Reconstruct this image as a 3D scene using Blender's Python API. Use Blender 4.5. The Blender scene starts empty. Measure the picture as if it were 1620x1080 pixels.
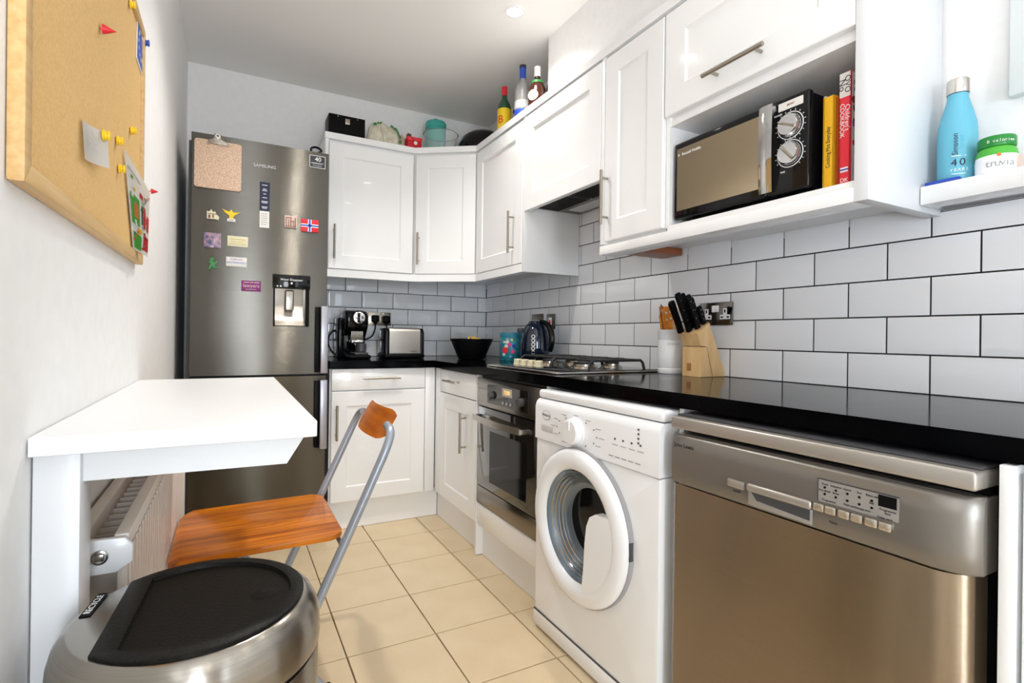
import bpy, bmesh, math, random
from mathutils import Vector, Matrix
random.seed(7)
sc = bpy.context.scene
C = sc.collection
# ------------------------------------------------------------------ camera
def make_camera():
    yaw, pitch, roll = 0.4827, 0.0009, 0.0130
    F = Vector((math.sin(yaw)*math.cos(pitch), math.cos(yaw)*math.cos(pitch), math.sin(pitch)))
    r0 = Vector((math.cos(yaw), -math.sin(yaw), 0)); u0 = r0.cross(F)
    Rr = r0*math.cos(roll) + u0*math.sin(roll); U = -r0*math.sin(roll) + u0*math.cos(roll)
    cam = bpy.data.cameras.new('camera'); o = bpy.data.objects.new('camera', cam); C.objects.link(o)
    M = Matrix((Rr, U, -F)).transposed().to_4x4(); M.translation = Vector((-1.6213, -3.3459, 1.0155))
    o.matrix_world = M
    cam.sensor_width = 36; cam.lens = 820.8/1620*36
    cam.shift_x = (810-794.27)/1620; cam.shift_y = (531.6-540)/1620
    cam.clip_start = 0.02
    sc.camera = o
make_camera()
# ------------------------------------------------------------------ light, world, exposure
w = bpy.data.worlds.new('sky'); sc.world = w; w.use_nodes = True
w.node_tree.nodes['Background'].inputs[0].default_value = (.80, .90, 1, 1)
w.node_tree.nodes['Background'].inputs[1].default_value = 1.2
sc.view_settings.view_transform = 'Standard'; sc.view_settings.look = 'None'
sc.view_settings.gamma = 1; sc.view_settings.use_curve_mapping = False
sc.view_settings.exposure = 0.40
sc.cycles.use_denoising = True
sc.cycles.max_bounces = 10; sc.cycles.diffuse_bounces = 6; sc.cycles.glossy_bounces = 5
sc.cycles.caustics_reflective = False; sc.cycles.caustics_refractive = False
sc.cycles.sample_clamp_indirect = 6
def area(name, loc, rot, sx, sy, power, col):
    l = bpy.data.lights.new(name, 'AREA'); l.shape = 'RECTANGLE'; l.size = sx; l.size_y = sy; l.energy = power; l.color = col
    o = bpy.data.objects.new(name, l); C.objects.link(o); o.location = loc; o.rotation_euler = rot
    return o
# added daylight fill, unseen, set in made-up windows behind the camera
area('added_window_fill', (-1.52, -5.57, .95), (math.radians(90), 0, 0), .45, 1.5, 33, (.83, .91, 1))
area('added_window_fill', (-.28, -5.57, 1.2), (math.radians(90), 0, 0), .36, 1.8, 5, (.80, .90, 1))
# added fill light, unseen, aimed at the ceiling to brighten the room
area('added_bounce_fill', (-1.50, -3.50, 1.10), (math.radians(180), 0, 0), .6, .6, 12, (.97, .98, 1))
DOWN = [(-.479, -1.254), (-.45, -2.46), (-.45, -3.36), (-1.20, -1.36), (-.45, -4.6), (-1.20, -4.6)]  # fourth lamp is added out of view to brighten the far end
for i, (x, y) in enumerate(DOWN):
    l = bpy.data.lights.new('downlight_beam', 'SPOT'); l.energy = [34,3,3,42,10,10][i]; l.color = (1, .96, .905); l.spot_size = math.radians(125); l.spot_blend = 0.9; l.shadow_soft_size = .045
    o = bpy.data.objects.new('downlight_beam', l); C.objects.link(o); o.location = (x, y, 2.485)
# ------------------------------------------------------------------ materials
def nt(m):
    m.use_nodes = True
    return m.node_tree, m.node_tree.nodes['Principled BSDF']
def mat(name, col, rough=.4, metal=0, spec=.5, coat=0, trans=0, ior=1.45, emit=None, es=0, alpha=1):
    m = bpy.data.materials.new(name); t, b = nt(m)
    b.inputs['Base Color'].default_value = (*col, 1); b.inputs['Roughness'].default_value = rough
    b.inputs['Metallic'].default_value = metal; b.inputs['Specular IOR Level'].default_value = spec
    b.inputs['Coat Weight'].default_value = coat; b.inputs['Coat Roughness'].default_value = .03
    b.inputs['Transmission Weight'].default_value = trans; b.inputs['IOR'].default_value = ior
    if emit: b.inputs['Emission Color'].default_value = (*emit, 1); b.inputs['Emission Strength'].default_value = es
    return m
def N(t, kind, **kw):
    n = t.nodes.new(kind)
    for k, v in kw.items(): setattr(n, k, v)
    return n
def grain(m, c1, c2, scale=(1,1,1), nscale=5, detail=4, bump=0, rough=None, coord='Object'):
    """noise-driven colour grain and fine relief"""
    t, b = nt(m)
    tc = N(t, 'ShaderNodeTexCoord'); mp = N(t, 'ShaderNodeMapping'); mp.inputs['Scale'].default_value = scale
    no = N(t, 'ShaderNodeTexNoise'); no.inputs['Scale'].default_value = nscale; no.inputs['Detail'].default_value = detail
    cr = N(t, 'ShaderNodeValToRGB'); cr.color_ramp.elements[0].color = (*c1, 1); cr.color_ramp.elements[1].color = (*c2, 1)
    cr.color_ramp.elements[0].position = .32; cr.color_ramp.elements[1].position = .68
    t.links.new(tc.outputs[coord], mp.inputs[0]); t.links.new(mp.outputs[0], no.inputs['Vector'])
    t.links.new(no.outputs['Fac'], cr.inputs[0]); t.links.new(cr.outputs[0], b.inputs['Base Color'])
    if bump:
        bp = N(t, 'ShaderNodeBump'); bp.inputs['Strength'].default_value = bump; bp.inputs['Distance'].default_value = .002
        t.links.new(no.outputs['Fac'], bp.inputs['Height']); t.links.new(bp.outputs[0], b.inputs['Normal'])
    return m
def brushed(name, col, rough=.2, k=.25, axis=(0,0,1), var=.06, tail=3.0):
    """brushed steel: each point's normal is tipped along the axis across the brushing, which smears reflections that way"""
    m = mat(name, col, rough, 1); t, b = nt(m)
    g = N(t, 'ShaderNodeNewGeometry'); wn = N(t, 'ShaderNodeTexWhiteNoise')
    sc_ = N(t, 'ShaderNodeVectorMath', operation='SCALE'); sc_.inputs[3].default_value = 5137.0
    t.links.new(g.outputs['Position'], sc_.inputs[0]); t.links.new(sc_.outputs[0], wn.inputs['Vector'])
    su = N(t, 'ShaderNodeMath', operation='SUBTRACT'); su.inputs[1].default_value = .5
    mu = N(t, 'ShaderNodeMath', operation='MULTIPLY'); mu.inputs[1].default_value = k
    t.links.new(wn.outputs['Value'], su.inputs[0]); t.links.new(su.outputs[0], mu.inputs[0])
    pw = N(t, 'ShaderNodeMath', operation='MULTIPLY'); t.links.new(su.outputs[0], pw.inputs[0]); t.links.new(su.outputs[0], pw.inputs[1])
    p3 = N(t, 'ShaderNodeMath', operation='MULTIPLY'); t.links.new(pw.outputs[0], p3.inputs[0]); t.links.new(su.outputs[0], p3.inputs[1])
    ma = N(t, 'ShaderNodeMath', operation='MULTIPLY_ADD'); ma.inputs[1].default_value = tail; t.links.new(p3.outputs[0], ma.inputs[0]); t.links.new(mu.outputs[0], ma.inputs[2]); mu = ma
    ax = N(t, 'ShaderNodeVectorMath', operation='SCALE'); ax.inputs[0].default_value = axis
    t.links.new(mu.outputs[0], ax.inputs[3])
    ad = N(t, 'ShaderNodeVectorMath', operation='ADD'); t.links.new(g.outputs['Normal'], ad.inputs[0]); t.links.new(ax.outputs[0], ad.inputs[1])
    nm = N(t, 'ShaderNodeVectorMath', operation='NORMALIZE'); t.links.new(ad.outputs[0], nm.inputs[0]); t.links.new(nm.outputs[0], b.inputs['Normal'])
    if var:
        tc = N(t, 'ShaderNodeTexCoord'); mp = N(t, 'ShaderNodeMapping'); mp.inputs['Scale'].default_value = (2, 2, 260)
        no = N(t, 'ShaderNodeTexNoise'); no.inputs['Scale'].default_value = 2
        t.links.new(tc.outputs['Object'], mp.inputs[0]); t.links.new(mp.outputs[0], no.inputs['Vector'])
        cr = N(t, 'ShaderNodeValToRGB')
        cr.color_ramp.elements[0].color = (*[max(0, c-var) for c in col], 1); cr.color_ramp.elements[1].color = (*[c+var for c in col], 1)
        t.links.new(no.outputs['Fac'], cr.inputs[0]); t.links.new(cr.outputs[0], b.inputs['Base Color'])
    return m
M = {}
M['wall'] = grain(mat('wall_paint', (.84,.83,.82), .75), (.84,.835,.83), (.87,.865,.86), nscale=30, bump=.03)
M['rearwall'] = mat('taupe_paint', (.30,.25,.20), .8)
M['ceil'] = mat('ceiling_paint', (.87,.855,.835), .85)
M['gloss'] = mat('white_gloss_vinyl', (.86,.865,.87), .13, coat=.5)
M['carc'] = mat('white_carcass', (.82,.82,.82), .35)
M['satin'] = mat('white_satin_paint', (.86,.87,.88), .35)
M['dimmed_white'] = mat('grey_white_paint', (.73,.745,.765), .32)  # white darkened in its colour where the light overexposes near faces
M['tile'] = mat('white_glazed_ceramic', (.86,.885,.925), .07, coat=.4)
M['grout'] = mat('dark_grout', (.016,.014,.014), .9)
M['ftile'] = grain(mat('cream_floor_tile', (.7,.56,.37), .3), (.69,.545,.35), (.74,.60,.40), nscale=7, detail=5)
M['fgrout'] = mat('brown_grout', (.20,.145,.085), .9)
def worktop_mat():
    m = mat('black_laminate', (.0015,.0015,.002), .12, spec=.05); t, b = nt(m)
    tc = N(t, 'ShaderNodeTexCoord'); mp = N(t, 'ShaderNodeMapping'); mp.inputs['Scale'].default_value = (60, 4, 20)
    no = N(t, 'ShaderNodeTexNoise'); no.inputs['Scale'].default_value = 4; no.inputs['Detail'].default_value = 6
    mr = N(t, 'ShaderNodeMapRange'); mr.inputs['To Min'].default_value = .04; mr.inputs['To Max'].default_value = .17
    t.links.new(tc.outputs['Object'], mp.inputs[0]); t.links.new(mp.outputs[0], no.inputs['Vector']); t.links.new(no.outputs['Fac'], mr.inputs[0]); t.links.new(mr.outputs[0], b.inputs['Roughness'])
    return m
M['worktop'] = worktop_mat()
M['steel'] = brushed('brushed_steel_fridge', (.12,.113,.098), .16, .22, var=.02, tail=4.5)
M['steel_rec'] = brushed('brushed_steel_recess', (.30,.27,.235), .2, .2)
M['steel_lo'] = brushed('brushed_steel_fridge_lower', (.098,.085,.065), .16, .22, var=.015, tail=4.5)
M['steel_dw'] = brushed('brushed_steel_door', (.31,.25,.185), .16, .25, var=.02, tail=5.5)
M['steel_bin'] = brushed('brushed_steel_bin', (.34,.315,.28), .17, .25)
M['steel_lt'] = brushed('brushed_steel_light', (.70,.66,.60), .22, .2)
M['silver'] = mat('silver_paint', (.47,.44,.40), .33, .65)
M['silver2'] = mat('silver_panel', (.42,.41,.395), .4, .5)
M['nickel'] = mat('brushed_nickel', (.40,.365,.31), .26, 1)
M['chrome'] = mat('chrome', (.85,.86,.88), .05, 1)
M['dchrome'] = mat('black_nickel', (.16,.15,.145), .1, 1)
M['tube'] = mat('grey_tube_paint', (.36,.40,.46), .32, .35)
M['black'] = mat('black_plastic', (.004,.004,.0045), .4, spec=.12)
M['blackg'] = mat('black_gloss', (.004,.004,.005), .06, spec=.35)
M['void'] = mat('dark_void', (.01,.009,.008), .8)
M['iron'] = mat('cast_iron', (.015,.015,.016), .5)
M['dgrey'] = mat('dark_grey_plastic', (.06,.06,.065), .4)
M['lidblk'] = grain(mat('textured_black_plastic', (.02,.018,.017), .45, spec=.16), (.004,.0036,.003), (.011,.0095,.008), nscale=260, detail=2, bump=.25)
M['fgrey'] = mat('fridge_grey_side', (.10,.10,.10), .45)
M['hgrey'] = mat('grey_handle', (.40,.40,.45), .3, .6)
M['white'] = mat('white_plastic', (.90,.915,.94), .22, coat=.2)
M['whitem'] = mat('white_print', (.85,.85,.85), .6)
M['paper'] = mat('white_paper', (.83,.83,.81), .8)
M['cork'] = grain(mat('cork', (.75,.5,.2), .9), (.66,.41,.155), (.74,.49,.20), nscale=240, detail=3, bump=.15)
M['pine'] = grain(mat('pine', (.75,.5,.22), .45), (.56,.34,.13), (.68,.46,.21), scale=(30,1.5,30), nscale=3, detail=5)
def wood(name, c1, c2, scale, rough=.35): return grain(mat(name, c1, rough, coat=.15), c1, c2, scale=scale, nscale=1.6, detail=6)
M['teak'] = wood('orange_varnished_wood', (.33,.070,.001), (.78,.235,.004), (2, 26, 10), .3)
M['teak2'] = wood('orange_varnished_backrest', (.62,.17,.002), (.90,.32,.006), (26, 3, 26), .3)
M['beech'] = wood('beech', (.68,.43,.19), (.76,.52,.26), (26, 26, 3), .45)
M['oak'] = wood('brown_wood', (.33,.13,.04), (.50,.22,.07), (8, 8, 1.5), .5)
M['batten'] = wood('red_brown_batten', (.22,.065,.02), (.34,.11,.035), (3, 20, 20), .5)
M['radw'] = mat('radiator_enamel', (.78,.72,.66), .35)
M['glassd'] = mat('dark_oven_glass', (.010,.009,.008), .04, coat=.6)
M['bronze'] = mat('bronze_mirror_glass', (.50,.40,.27), .07, 1)
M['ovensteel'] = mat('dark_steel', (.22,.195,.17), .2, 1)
M['glass'] = mat('clear_glass', (.80,.86,.86), .03, spec=.8); M['glass'].node_tree.nodes['Principled BSDF'].inputs['Alpha'].default_value = .11
M['smoke'] = mat('glass_edge', (.16,.19,.19), .08, spec=.8)
M['led'] = mat('lamp_glow', (1,.95,.85), .5, emit=(1,.95,.86), es=14)
M['lcd'] = mat('lit_display', (.2,.15,.1), .3, emit=(1,.55,.12), es=1.2)
M['lcdw'] = mat('pale_display', (.45,.42,.36), .3)
PAL = dict(red=(.62,.01,.02), rosered=(.80,.03,.05), navy=(.006,.009,.045), blue=(.02,.07,.45), sky=(.10,.42,.62), aqua=(.14,.52,.68), teal=(.03,.30,.27), yellow=(.85,.58,.01),
  amber=(.85,.46,.01), green=(.03,.22,.05), lime=(.07,.42,.04), purple=(.20,.02,.16), pinkt=(.62,.45,.38), cream=(.72,.66,.45), darkred=(.20,.02,.02),
  pink=(.75,.05,.25), orange=(.75,.18,.02), grey=(.35,.35,.36), lgrey=(.60,.60,.60), brown=(.14,.045,.02), olive=(.40,.38,.05), tint=(.02,.19,.28), violet=(.20,.07,.30), offw=(.74,.72,.68), ink=(.02,.02,.03), dblue=(.01,.02,.05))
for k, c in PAL.items(): M[k] = mat(k+'_paint', c, .4)
M['kettle'] = mat('midnight_blue_gloss', (.006,.014,.035), .08, .3, coat=.8)
M['boxw'] = mat('pale_box_plastic', (.68,.72,.72), .4)
M['dkgreen'] = mat('green_bottle_glass', (.005,.06,.02), .06, coat=.6)
M['amberg'] = mat('amber_bottle_glass', (.035,.008,.003), .2)
M['frost'] = mat('frosted_bottle_glass', (.52,.52,.50), .25, trans=.35)
M['tealg'] = mat('teal_glass', (.09,.50,.43), .12, trans=.12, ior=1.2)
M['bottle'] = mat('turquoise_matt_coat', (.13,.44,.58), .42)
M['rattan'] = grain(mat('speckled_card', (.6,.4,.3), .6), (.45,.24,.14), (.86,.68,.52), nscale=330, detail=1)
M['bag'] = grain(mat('cream_cotton', (.62,.58,.46), .85), (.50,.46,.35), (.70,.66,.54), nscale=22, detail=4, bump=.5)
M['photo'] = grain(mat('printed_photo', (.3,.3,.4), .3), (.05,.06,.16), (.55,.35,.40), nscale=60, detail=3)
M['banana'] = mat('banana_skin', (.75,.48,.03), .5)
M['batik'] = grain(mat('patterned_tin', (.03,.25,.33), .3), (.02,.18,.26), (.05,.34,.42), nscale=60)
# ------------------------------------------------------------------ geometry helpers
def frame(o, right, up):
    r = Vector(right).normalized(); u = Vector(up).normalized(); n = r.cross(u)
    m = Matrix((r, u, n)).transposed().to_4x4(); m.translation = Vector(o); return m
FW = Matrix.Identity(4)                                   # world axes
FR = frame((0,0,0), (0,-1,0), (0,0,1))                    # right wall: a = -y, b = z, c = -x
FB = frame((0,0,0), (1,0,0), (0,0,1))                     # back wall: a = x, b = z, c = -y
FL = frame((-1.845,0,0), (0,1,0), (0,0,1))                # left wall: a = y, b = z, c = x + 1.845
WLOC = {}
class MB:
    def __init__(s, F=FW): s.bm = bmesh.new(); s.F = F
    def _add(s, src, T=None):
        vm = {}
        for v in src.verts:
            co = v.co.copy()
            if T is not None: co = T @ co
            vm[v.index] = s.bm.verts.new(s.F @ co)
        for f in src.faces:
            try: s.bm.faces.new([vm[v.index] for v in f.verts])
            except ValueError: pass
        src.free()
    def box(s, a0, a1, b0, b1, c0, c1, bev=0, seg=2, T=None):
        t = bmesh.new(); bmesh.ops.create_cube(t, size=1)
        for v in t.verts: v.co = Vector(((a0+a1)/2 + v.co.x*(a1-a0), (b0+b1)/2 + v.co.y*(b1-b0), (c0+c1)/2 + v.co.z*(c1-c0)))
        if bev: bmesh.ops.bevel(t, geom=list(t.edges), offset=bev, segments=seg, profile=.5, affect='EDGES')
        t.verts.index_update(); s._add(t, T); return s
    def prism(s, pts, c0, c1, bev=0, T=None, seg=2):
        """polygon in (a,b) extruded along c"""
        t = bmesh.new(); lo = [t.verts.new((p[0], p[1], c0)) for p in pts]; hi = [t.verts.new((p[0], p[1], c1)) for p in pts]
        n = len(pts); t.faces.new(lo[::-1]); t.faces.new(hi)
        for i in range(n): t.faces.new((lo[i], lo[(i+1) % n], hi[(i+1) % n], hi[i]))
        if bev:
            ed = [e for e in t.edges if abs(e.verts[0].co.z-e.verts[1].co.z) < 1e-7]
            bmesh.ops.bevel(t, geom=ed, offset=bev, segments=seg, profile=.5, affect='EDGES')
        t.verts.index_update(); s._add(t, T); return s
    def lathe(s, prof, cen=(0,0,0), axis=(0,0,1), n=24, T=None, close=True):
        """profile of (radius, height) turned about an axis through cen"""
        ax = Vector(axis).normalized(); q = Vector((0,0,1)).rotation_difference(ax)
        t = bmesh.new(); rings = []
        for r, h in prof:
            if r < 1e-6: rings.append([t.verts.new(Vector(cen) + q @ Vector((0,0,h)))])
            else: rings.append([t.verts.new(Vector(cen) + q @ Vector((r*math.cos(2*math.pi*i/n), r*math.sin(2*math.pi*i/n), h))) for i in range(n)])
        for A, B in zip(rings, rings[1:]):
            for i in range(n):
                j = (i+1) % n
                if len(A) == 1 and len(B) == 1: continue
                if len(A) == 1: t.faces.new((A[0], B[j], B[i]))
                elif len(B) == 1: t.faces.new((A[i], A[j], B[0]))
                else: t.faces.new((A[i], A[j], B[j], B[i]))
        if close:
            if len(rings[0]) > 1: t.faces.new(rings[0][::-1])
            if len(rings[-1]) > 1: t.faces.new(rings[-1])
        t.verts.index_update(); s._add(t, T); return s
    def cyl(s, p0, p1, r, n=16, r1=None, T=None):
        p0 = Vector(p0); p1 = Vector(p1); d = p1-p0
        return s.lathe([(r, 0), (r if r1 is None else r1, d.length)], p0, d, n, T)
    def tube(s, pts, r, n=10, T=None, smooth=0):
        pts = [Vector(p) for p in pts]; r = list(r) if isinstance(r, (list, tuple)) else r
        for _ in range(smooth):
            q = [pts[0]]
            for a, b in zip(pts, pts[1:]): q += [a*.75+b*.25, a*.25+b*.75]
            pts = q + [pts[-1]]
            if isinstance(r, list):
                q = [r[0]]
                for a, b in zip(r, r[1:]): q += [a*.75+b*.25, a*.25+b*.75]
                r = q + [r[-1]]
        t = bmesh.new(); rings = []; up = None
        for i, p in enumerate(pts):
            d = ((pts[i+1] if i+1 < len(pts) else p) - (pts[i-1] if i else p)).normalized()
            if up is None: up = d.orthogonal().normalized()
            up = (up - d*up.dot(d)); up = up.normalized() if up.length > 1e-6 else d.orthogonal().normalized()
            sd = d.cross(up); rr = r[i] if isinstance(r, (list, tuple)) else r
            rings.append([t.verts.new(p + (up*math.cos(2*math.pi*k/n) + sd*math.sin(2*math.pi*k/n))*rr) for k in range(n)])
        for A, B in zip(rings, rings[1:]):
            for k in range(n): t.faces.new((A[k], A[(k+1) % n], B[(k+1) % n], B[k]))
        t.faces.new(rings[0][::-1]); t.faces.new(rings[-1])
        t.verts.index_update(); s._add(t, T); return s
    def shaker(s, a0, a1, b0, b1, c0, c1, st=.075, dep=.006):
        """framed door front with a recessed flat panel"""
        t = bmesh.new(); e = .0025
        def ring(x0, x1, y0, y1, z): return [t.verts.new(p) for p in ((x0,y0,z),(x1,y0,z),(x1,y1,z),(x0,y1,z))]
        R_ = [ring(a0,a1,b0,b1,c0), ring(a0,a1,b0,b1,c1-e), ring(a0+e,a1-e,b0+e,b1-e,c1), ring(a0+st,a1-st,b0+st,b1-st,c1), ring(a0+st+.007,a1-st-.007,b0+st+.007,b1-st-.007,c1-dep)]
        t.faces.new(R_[0][::-1]); t.faces.new(R_[-1])
        for A, B in zip(R_, R_[1:]):
            for k in range(4): t.faces.new((A[k], A[(k+1) % 4], B[(k+1) % 4], B[k]))
        t.verts.index_update(); s._add(t); return s
    def sheet(s, grid, th=0):
        """grid of points (rows) made into a thin curved sheet"""
        t = bmesh.new(); V = [[t.verts.new(p) for p in row] for row in grid]
        for i in range(len(V)-1):
            for j in range(len(V[0])-1): t.faces.new((V[i][j], V[i][j+1], V[i+1][j+1], V[i+1][j]))
        if th: bmesh.ops.solidify(t, geom=list(t.faces), thickness=th)
        t.verts.index_update(); s._add(t); return s
    def build(s, name, m, parent=None, ang=38, kind=None):
        off = WLOC.get(parent.name, Vector((0,0,0))) if parent else Vector((0,0,0))
        bmesh.ops.recalc_face_normals(s.bm, faces=list(s.bm.faces))
        for v in s.bm.verts: v.co -= off
        me = bpy.data.meshes.new(name); s.bm.to_mesh(me); s.bm.free()
        me.materials.append(M[m] if isinstance(m, str) else m)
        me.shade_smooth(); me.set_sharp_from_angle(angle=math.radians(ang))
        o = bpy.data.objects.new(name, me); C.objects.link(o)
        if parent: o.parent = parent; WLOC[o.name] = off
        else: WLOC[o.name] = Vector((0,0,0))
        if name in STUFF: kind = 'stuff'
        if kind: o['kind'] = kind
        return o
STUFF = {'print', 'small_print', 'symbol', 'dial_mark', 'detail', 'engraving', 'drawing', 'handwriting', 'star', 'indicator_light', 'grille', 'convector_fin', 'leaf_print', 'rivet', 'drum_rib', 'front_grille', 'pin_hole', 'panel_edge', 'seam'}
def tag(o, label, cat, group=None):
    o['label'] = label; o['category'] = cat
    if group: o['group'] = group
    return o
def thing(name, label, cat, loc, group=None):
    o = bpy.data.objects.new(name, None); C.objects.link(o); o.location = loc; o.empty_display_size = .05
    WLOC[o.name] = Vector(loc); return tag(o, label, cat, group)
def struct(o): o['kind'] = 'structure'; return o
def text(s, size, F, a, b, c, m, parent, name='lettering', align='CENTER', rot=0, sx=1, ext=.0003):
    cu = bpy.data.curves.new(name, 'FONT'); cu.body = s; cu.size = size; cu.align_x = align; cu.align_y = 'CENTER'; cu.extrude = ext; cu.resolution_u = 3
    tmp = bpy.data.objects.new('tmp_text', cu); me = bpy.data.meshes.new_from_object(tmp); bpy.data.objects.remove(tmp); bpy.data.curves.remove(cu)
    me.materials.clear(); me.materials.append(M[m]); me.name = name
    o = bpy.data.objects.new(name, me); C.objects.link(o); o['kind'] = 'stuff'
    T = F @ Matrix.Translation((a, b, c)) @ Matrix.Rotation(rot, 4, 'Z') @ Matrix.Diagonal((sx, 1, 1, 1))
    if parent: o.parent = parent; T.translation -= WLOC[parent.name]
    o.matrix_local = T
    return o
def copy_tree(o, parent=None):
    c = o.copy(); C.objects.link(c)
    if parent: c.parent = parent
    for ch in list(o.children): copy_tree(ch, c)
    return c
def bar_handle(F, p, q, c, parent, out=.032, r=.006):
    """straight bar handle between (a,b) p and q on a front at depth c"""
    h = MB(F); p = Vector((*p, c+out)); q = Vector((*q, c+out)); d = (q-p); h.cyl(p, q, r, 14)
    for f in (.14, .86):
        k = p + d*f; h.cyl((k.x, k.y, c), (k.x, k.y, c+out), r*.75, 10)
    return h.build('handle', 'nickel', parent)
# ================================================================== ROOM
ZC = 2.51; YF = -5.6; ZW = .879
fl = struct(MB().box(-1.95, .10, YF-.1, .10, -.12, -.008).build('floor', 'fgrout'))
tile_mesh = None
for i in range(-2, 18):
    for j in range(-1, 6):
        x1 = -.3954-.296*j; x0 = x1-.296; y1 = -.4946-.296*i; y0 = y1-.296
        x1, y1, x0, y0 = min(x1, .0), min(y1, .0), max(x0, -1.845), max(y0, YF)
        if x1-x0 < .02 or y1-y0 < .02: continue
        full = x1-x0 > .29 and y1-y0 > .29
        if full and tile_mesh:
            o = bpy.data.objects.new('floor_tile', tile_mesh); C.objects.link(o); o.parent = fl; o.location = ((x0+x1)/2, (y0+y1)/2, 0)
        else:
            hx, hy = (x1-x0)/2, (y1-y0)/2
            o = MB().box(-hx+.002, hx-.002, -hy+.002, hy-.002, -.010, 0, .0012, 1).build('floor_tile', 'ftile', fl); o.location = ((x0+x1)/2, (y0+y1)/2, 0)
            if full: tile_mesh = o.data
struct(MB().box(-1.95, .10, YF-.1, .10, ZC, ZC+.12).build('ceiling', 'ceil'))
struct(MB().box(-1.96, -1.845, YF-.1, .10, -.1, ZC).build('wall_left', 'wall'))
wb = struct(MB().box(-1.845, .0, .0, .10, -.1, ZC).build('wall_back', 'wall'))
wr = struct(MB().box(.0, .10, YF-.1, .10, -.1, ZC).build('wall_right', 'wall'))
# wall behind the camera, with openings for the added windows
wf = MB()
for x0, x1, z0, z1 in ((-1.845, -1.78, -.1, ZC), (-1.26, -.50, -.1, ZC), (-.06, 0, -.1, ZC), (-1.78, -1.26, -.1, .17), (-1.78, -1.26, 1.73, ZC), (-.50, -.06, -.1, .25), (-.50, -.06, 2.15, ZC)): wf.box(x0, x1, YF-.1, YF, z0, z1)
struct(wf.build('wall_front', 'rearwall'))
for n_, (x0, x1, z0, z1) in enumerate(((-1.78, -1.26, .17, 1.73), (-.50, -.06, .25, 2.15))):  # unseen windows, added to house the fill lights
    wi = MB()
    for a in (x0, x1-.04): wi.box(a, a+.04, YF-.08, YF-.02, z0, z1)
    for b in (z0, z1-.04): wi.box(x0, x1, YF-.08, YF-.02, b, b+.04)
    wi = struct(wi.build('added_window_%d' % (n_+1), 'satin'))
    MB().box(x0+.04, x1-.04, YF-.055, YF-.050, z0+.04, z1-.04).build('pane', 'glass', wi)
# boxed-in duct above the hood
struct(MB().box(-.232, 0, -4.0, -1.154, 2.145, ZC).build('trim_1', 'wall'))
# metro tiles (bevelled), each its own piece on a sheet of dark grout
def metro(a0, a1, b0, b1, F, parent, cache={}):
    a0 += .0021; a1 -= .0021; b0 += .0021; b1 -= .0021
    key = (F[0][0], round(a1-a0, 4), round(b1-b0, 4)); ca, cb = (a0+a1)/2, (b0+b1)/2
    if key in cache:
        o = bpy.data.objects.new('wall_tile', cache[key]); C.objects.link(o); o.parent = parent
    else:
        ha, hb = (a1-a0)/2, (b1-b0)/2; t = MB(F.to_3x3().to_4x4()); g = min(.011, ha*.4)
        bmv = lambda x, y, z: t.bm.verts.new(t.F @ Vector((x, y, z)))
        R_ = [[bmv(sx*p, sy*q, z) for sx, sy in ((-1,-1),(1,-1),(1,1),(-1,1))] for p, q, z in ((ha, hb, 0), (ha, hb, .0034), (ha-g, hb-g, .0048))]
        t.bm.faces.new(R_[2])
        for A, B in zip(R_, R_[1:]):
            for k in range(4): t.bm.faces.new((A[k], A[(k+1)%4], B[(k+1)%4], B[k]))
        o = t.build('wall_tile', 'tile', parent, 10); cache[key] = o.data
    o.location = F @ Vector((ca, cb, .003))
MB(FR).box(.0, 3.9, ZW-.05, 1.352, 0, .0052).build('grout', 'grout', wr); MB(FR).box(1.0, 1.80, 1.352, 1.70, 0, .0052).build('grout', 'grout', wr); MB(FB).box(-1.24, 0, ZW-.05, 1.40, 0, .0052).build('grout', 'grout', wb)
for i in range(8):
    off = .123 + (.5*.2035 if i % 2 == 0 else 0)
    k = -1
    while True:
        a0 = off + .2035*k; a1 = a0+.2035; k += 1
        if a0 > 3.75: break
        a0 = max(a0, .007)
        if i >= 5 and (a1 < 1.1 or a0 > 1.76): continue
        b1 = ZW+.1025*(i+1)
        if i == 4 and a1 > 2.67: b1 = 1.352
        metro(a0, a1, ZW+.1025*i, b1, FR, wr)
for i in range(5):
    off = .0687 + (.5*.2035 if i % 2 == 0 else 0)
    for k in range(-1, 6):
        x1 = -(off+.2035*k); x0 = x1-.2035; x1 = min(x1, -.001); x0 = max(x0, -1.235)
        if x1-x0 < .01: continue
        metro(x0, x1, ZW+.1025*i, ZW+.1025*(i+1), FB, wb)
# ceiling lamps
for n, (x, y) in enumerate(DOWN):
    lab = ['recessed round ceiling downlight glowing above the wall cabinets', 'ceiling downlight above the washing machine', 'ceiling downlight above the near end cabinet', 'added unseen ceiling downlight above the folding chair, brightening the far end', 'ceiling downlight by the added windows near the right-hand wall', 'ceiling downlight by the added windows near the table wall']
    t = thing('downlight', lab[n], 'ceiling light', (x, y, ZC), None if n == 0 else 'ceiling downlights outside the view')
    MB().lathe([(.036, -.006), (.046, -.006), (.046, 0), (.036, 0)], (x, y, ZC), n=28, close=False).build('trim_ring', 'white', t)
    MB().lathe([(.036, -.003), (0, -.003)], (x, y, ZC), n=28, close=False).build('lamp', 'led', t)
# ================================================================== FITTED CABINETS
XD = .345          # front face of wall-unit doors
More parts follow.
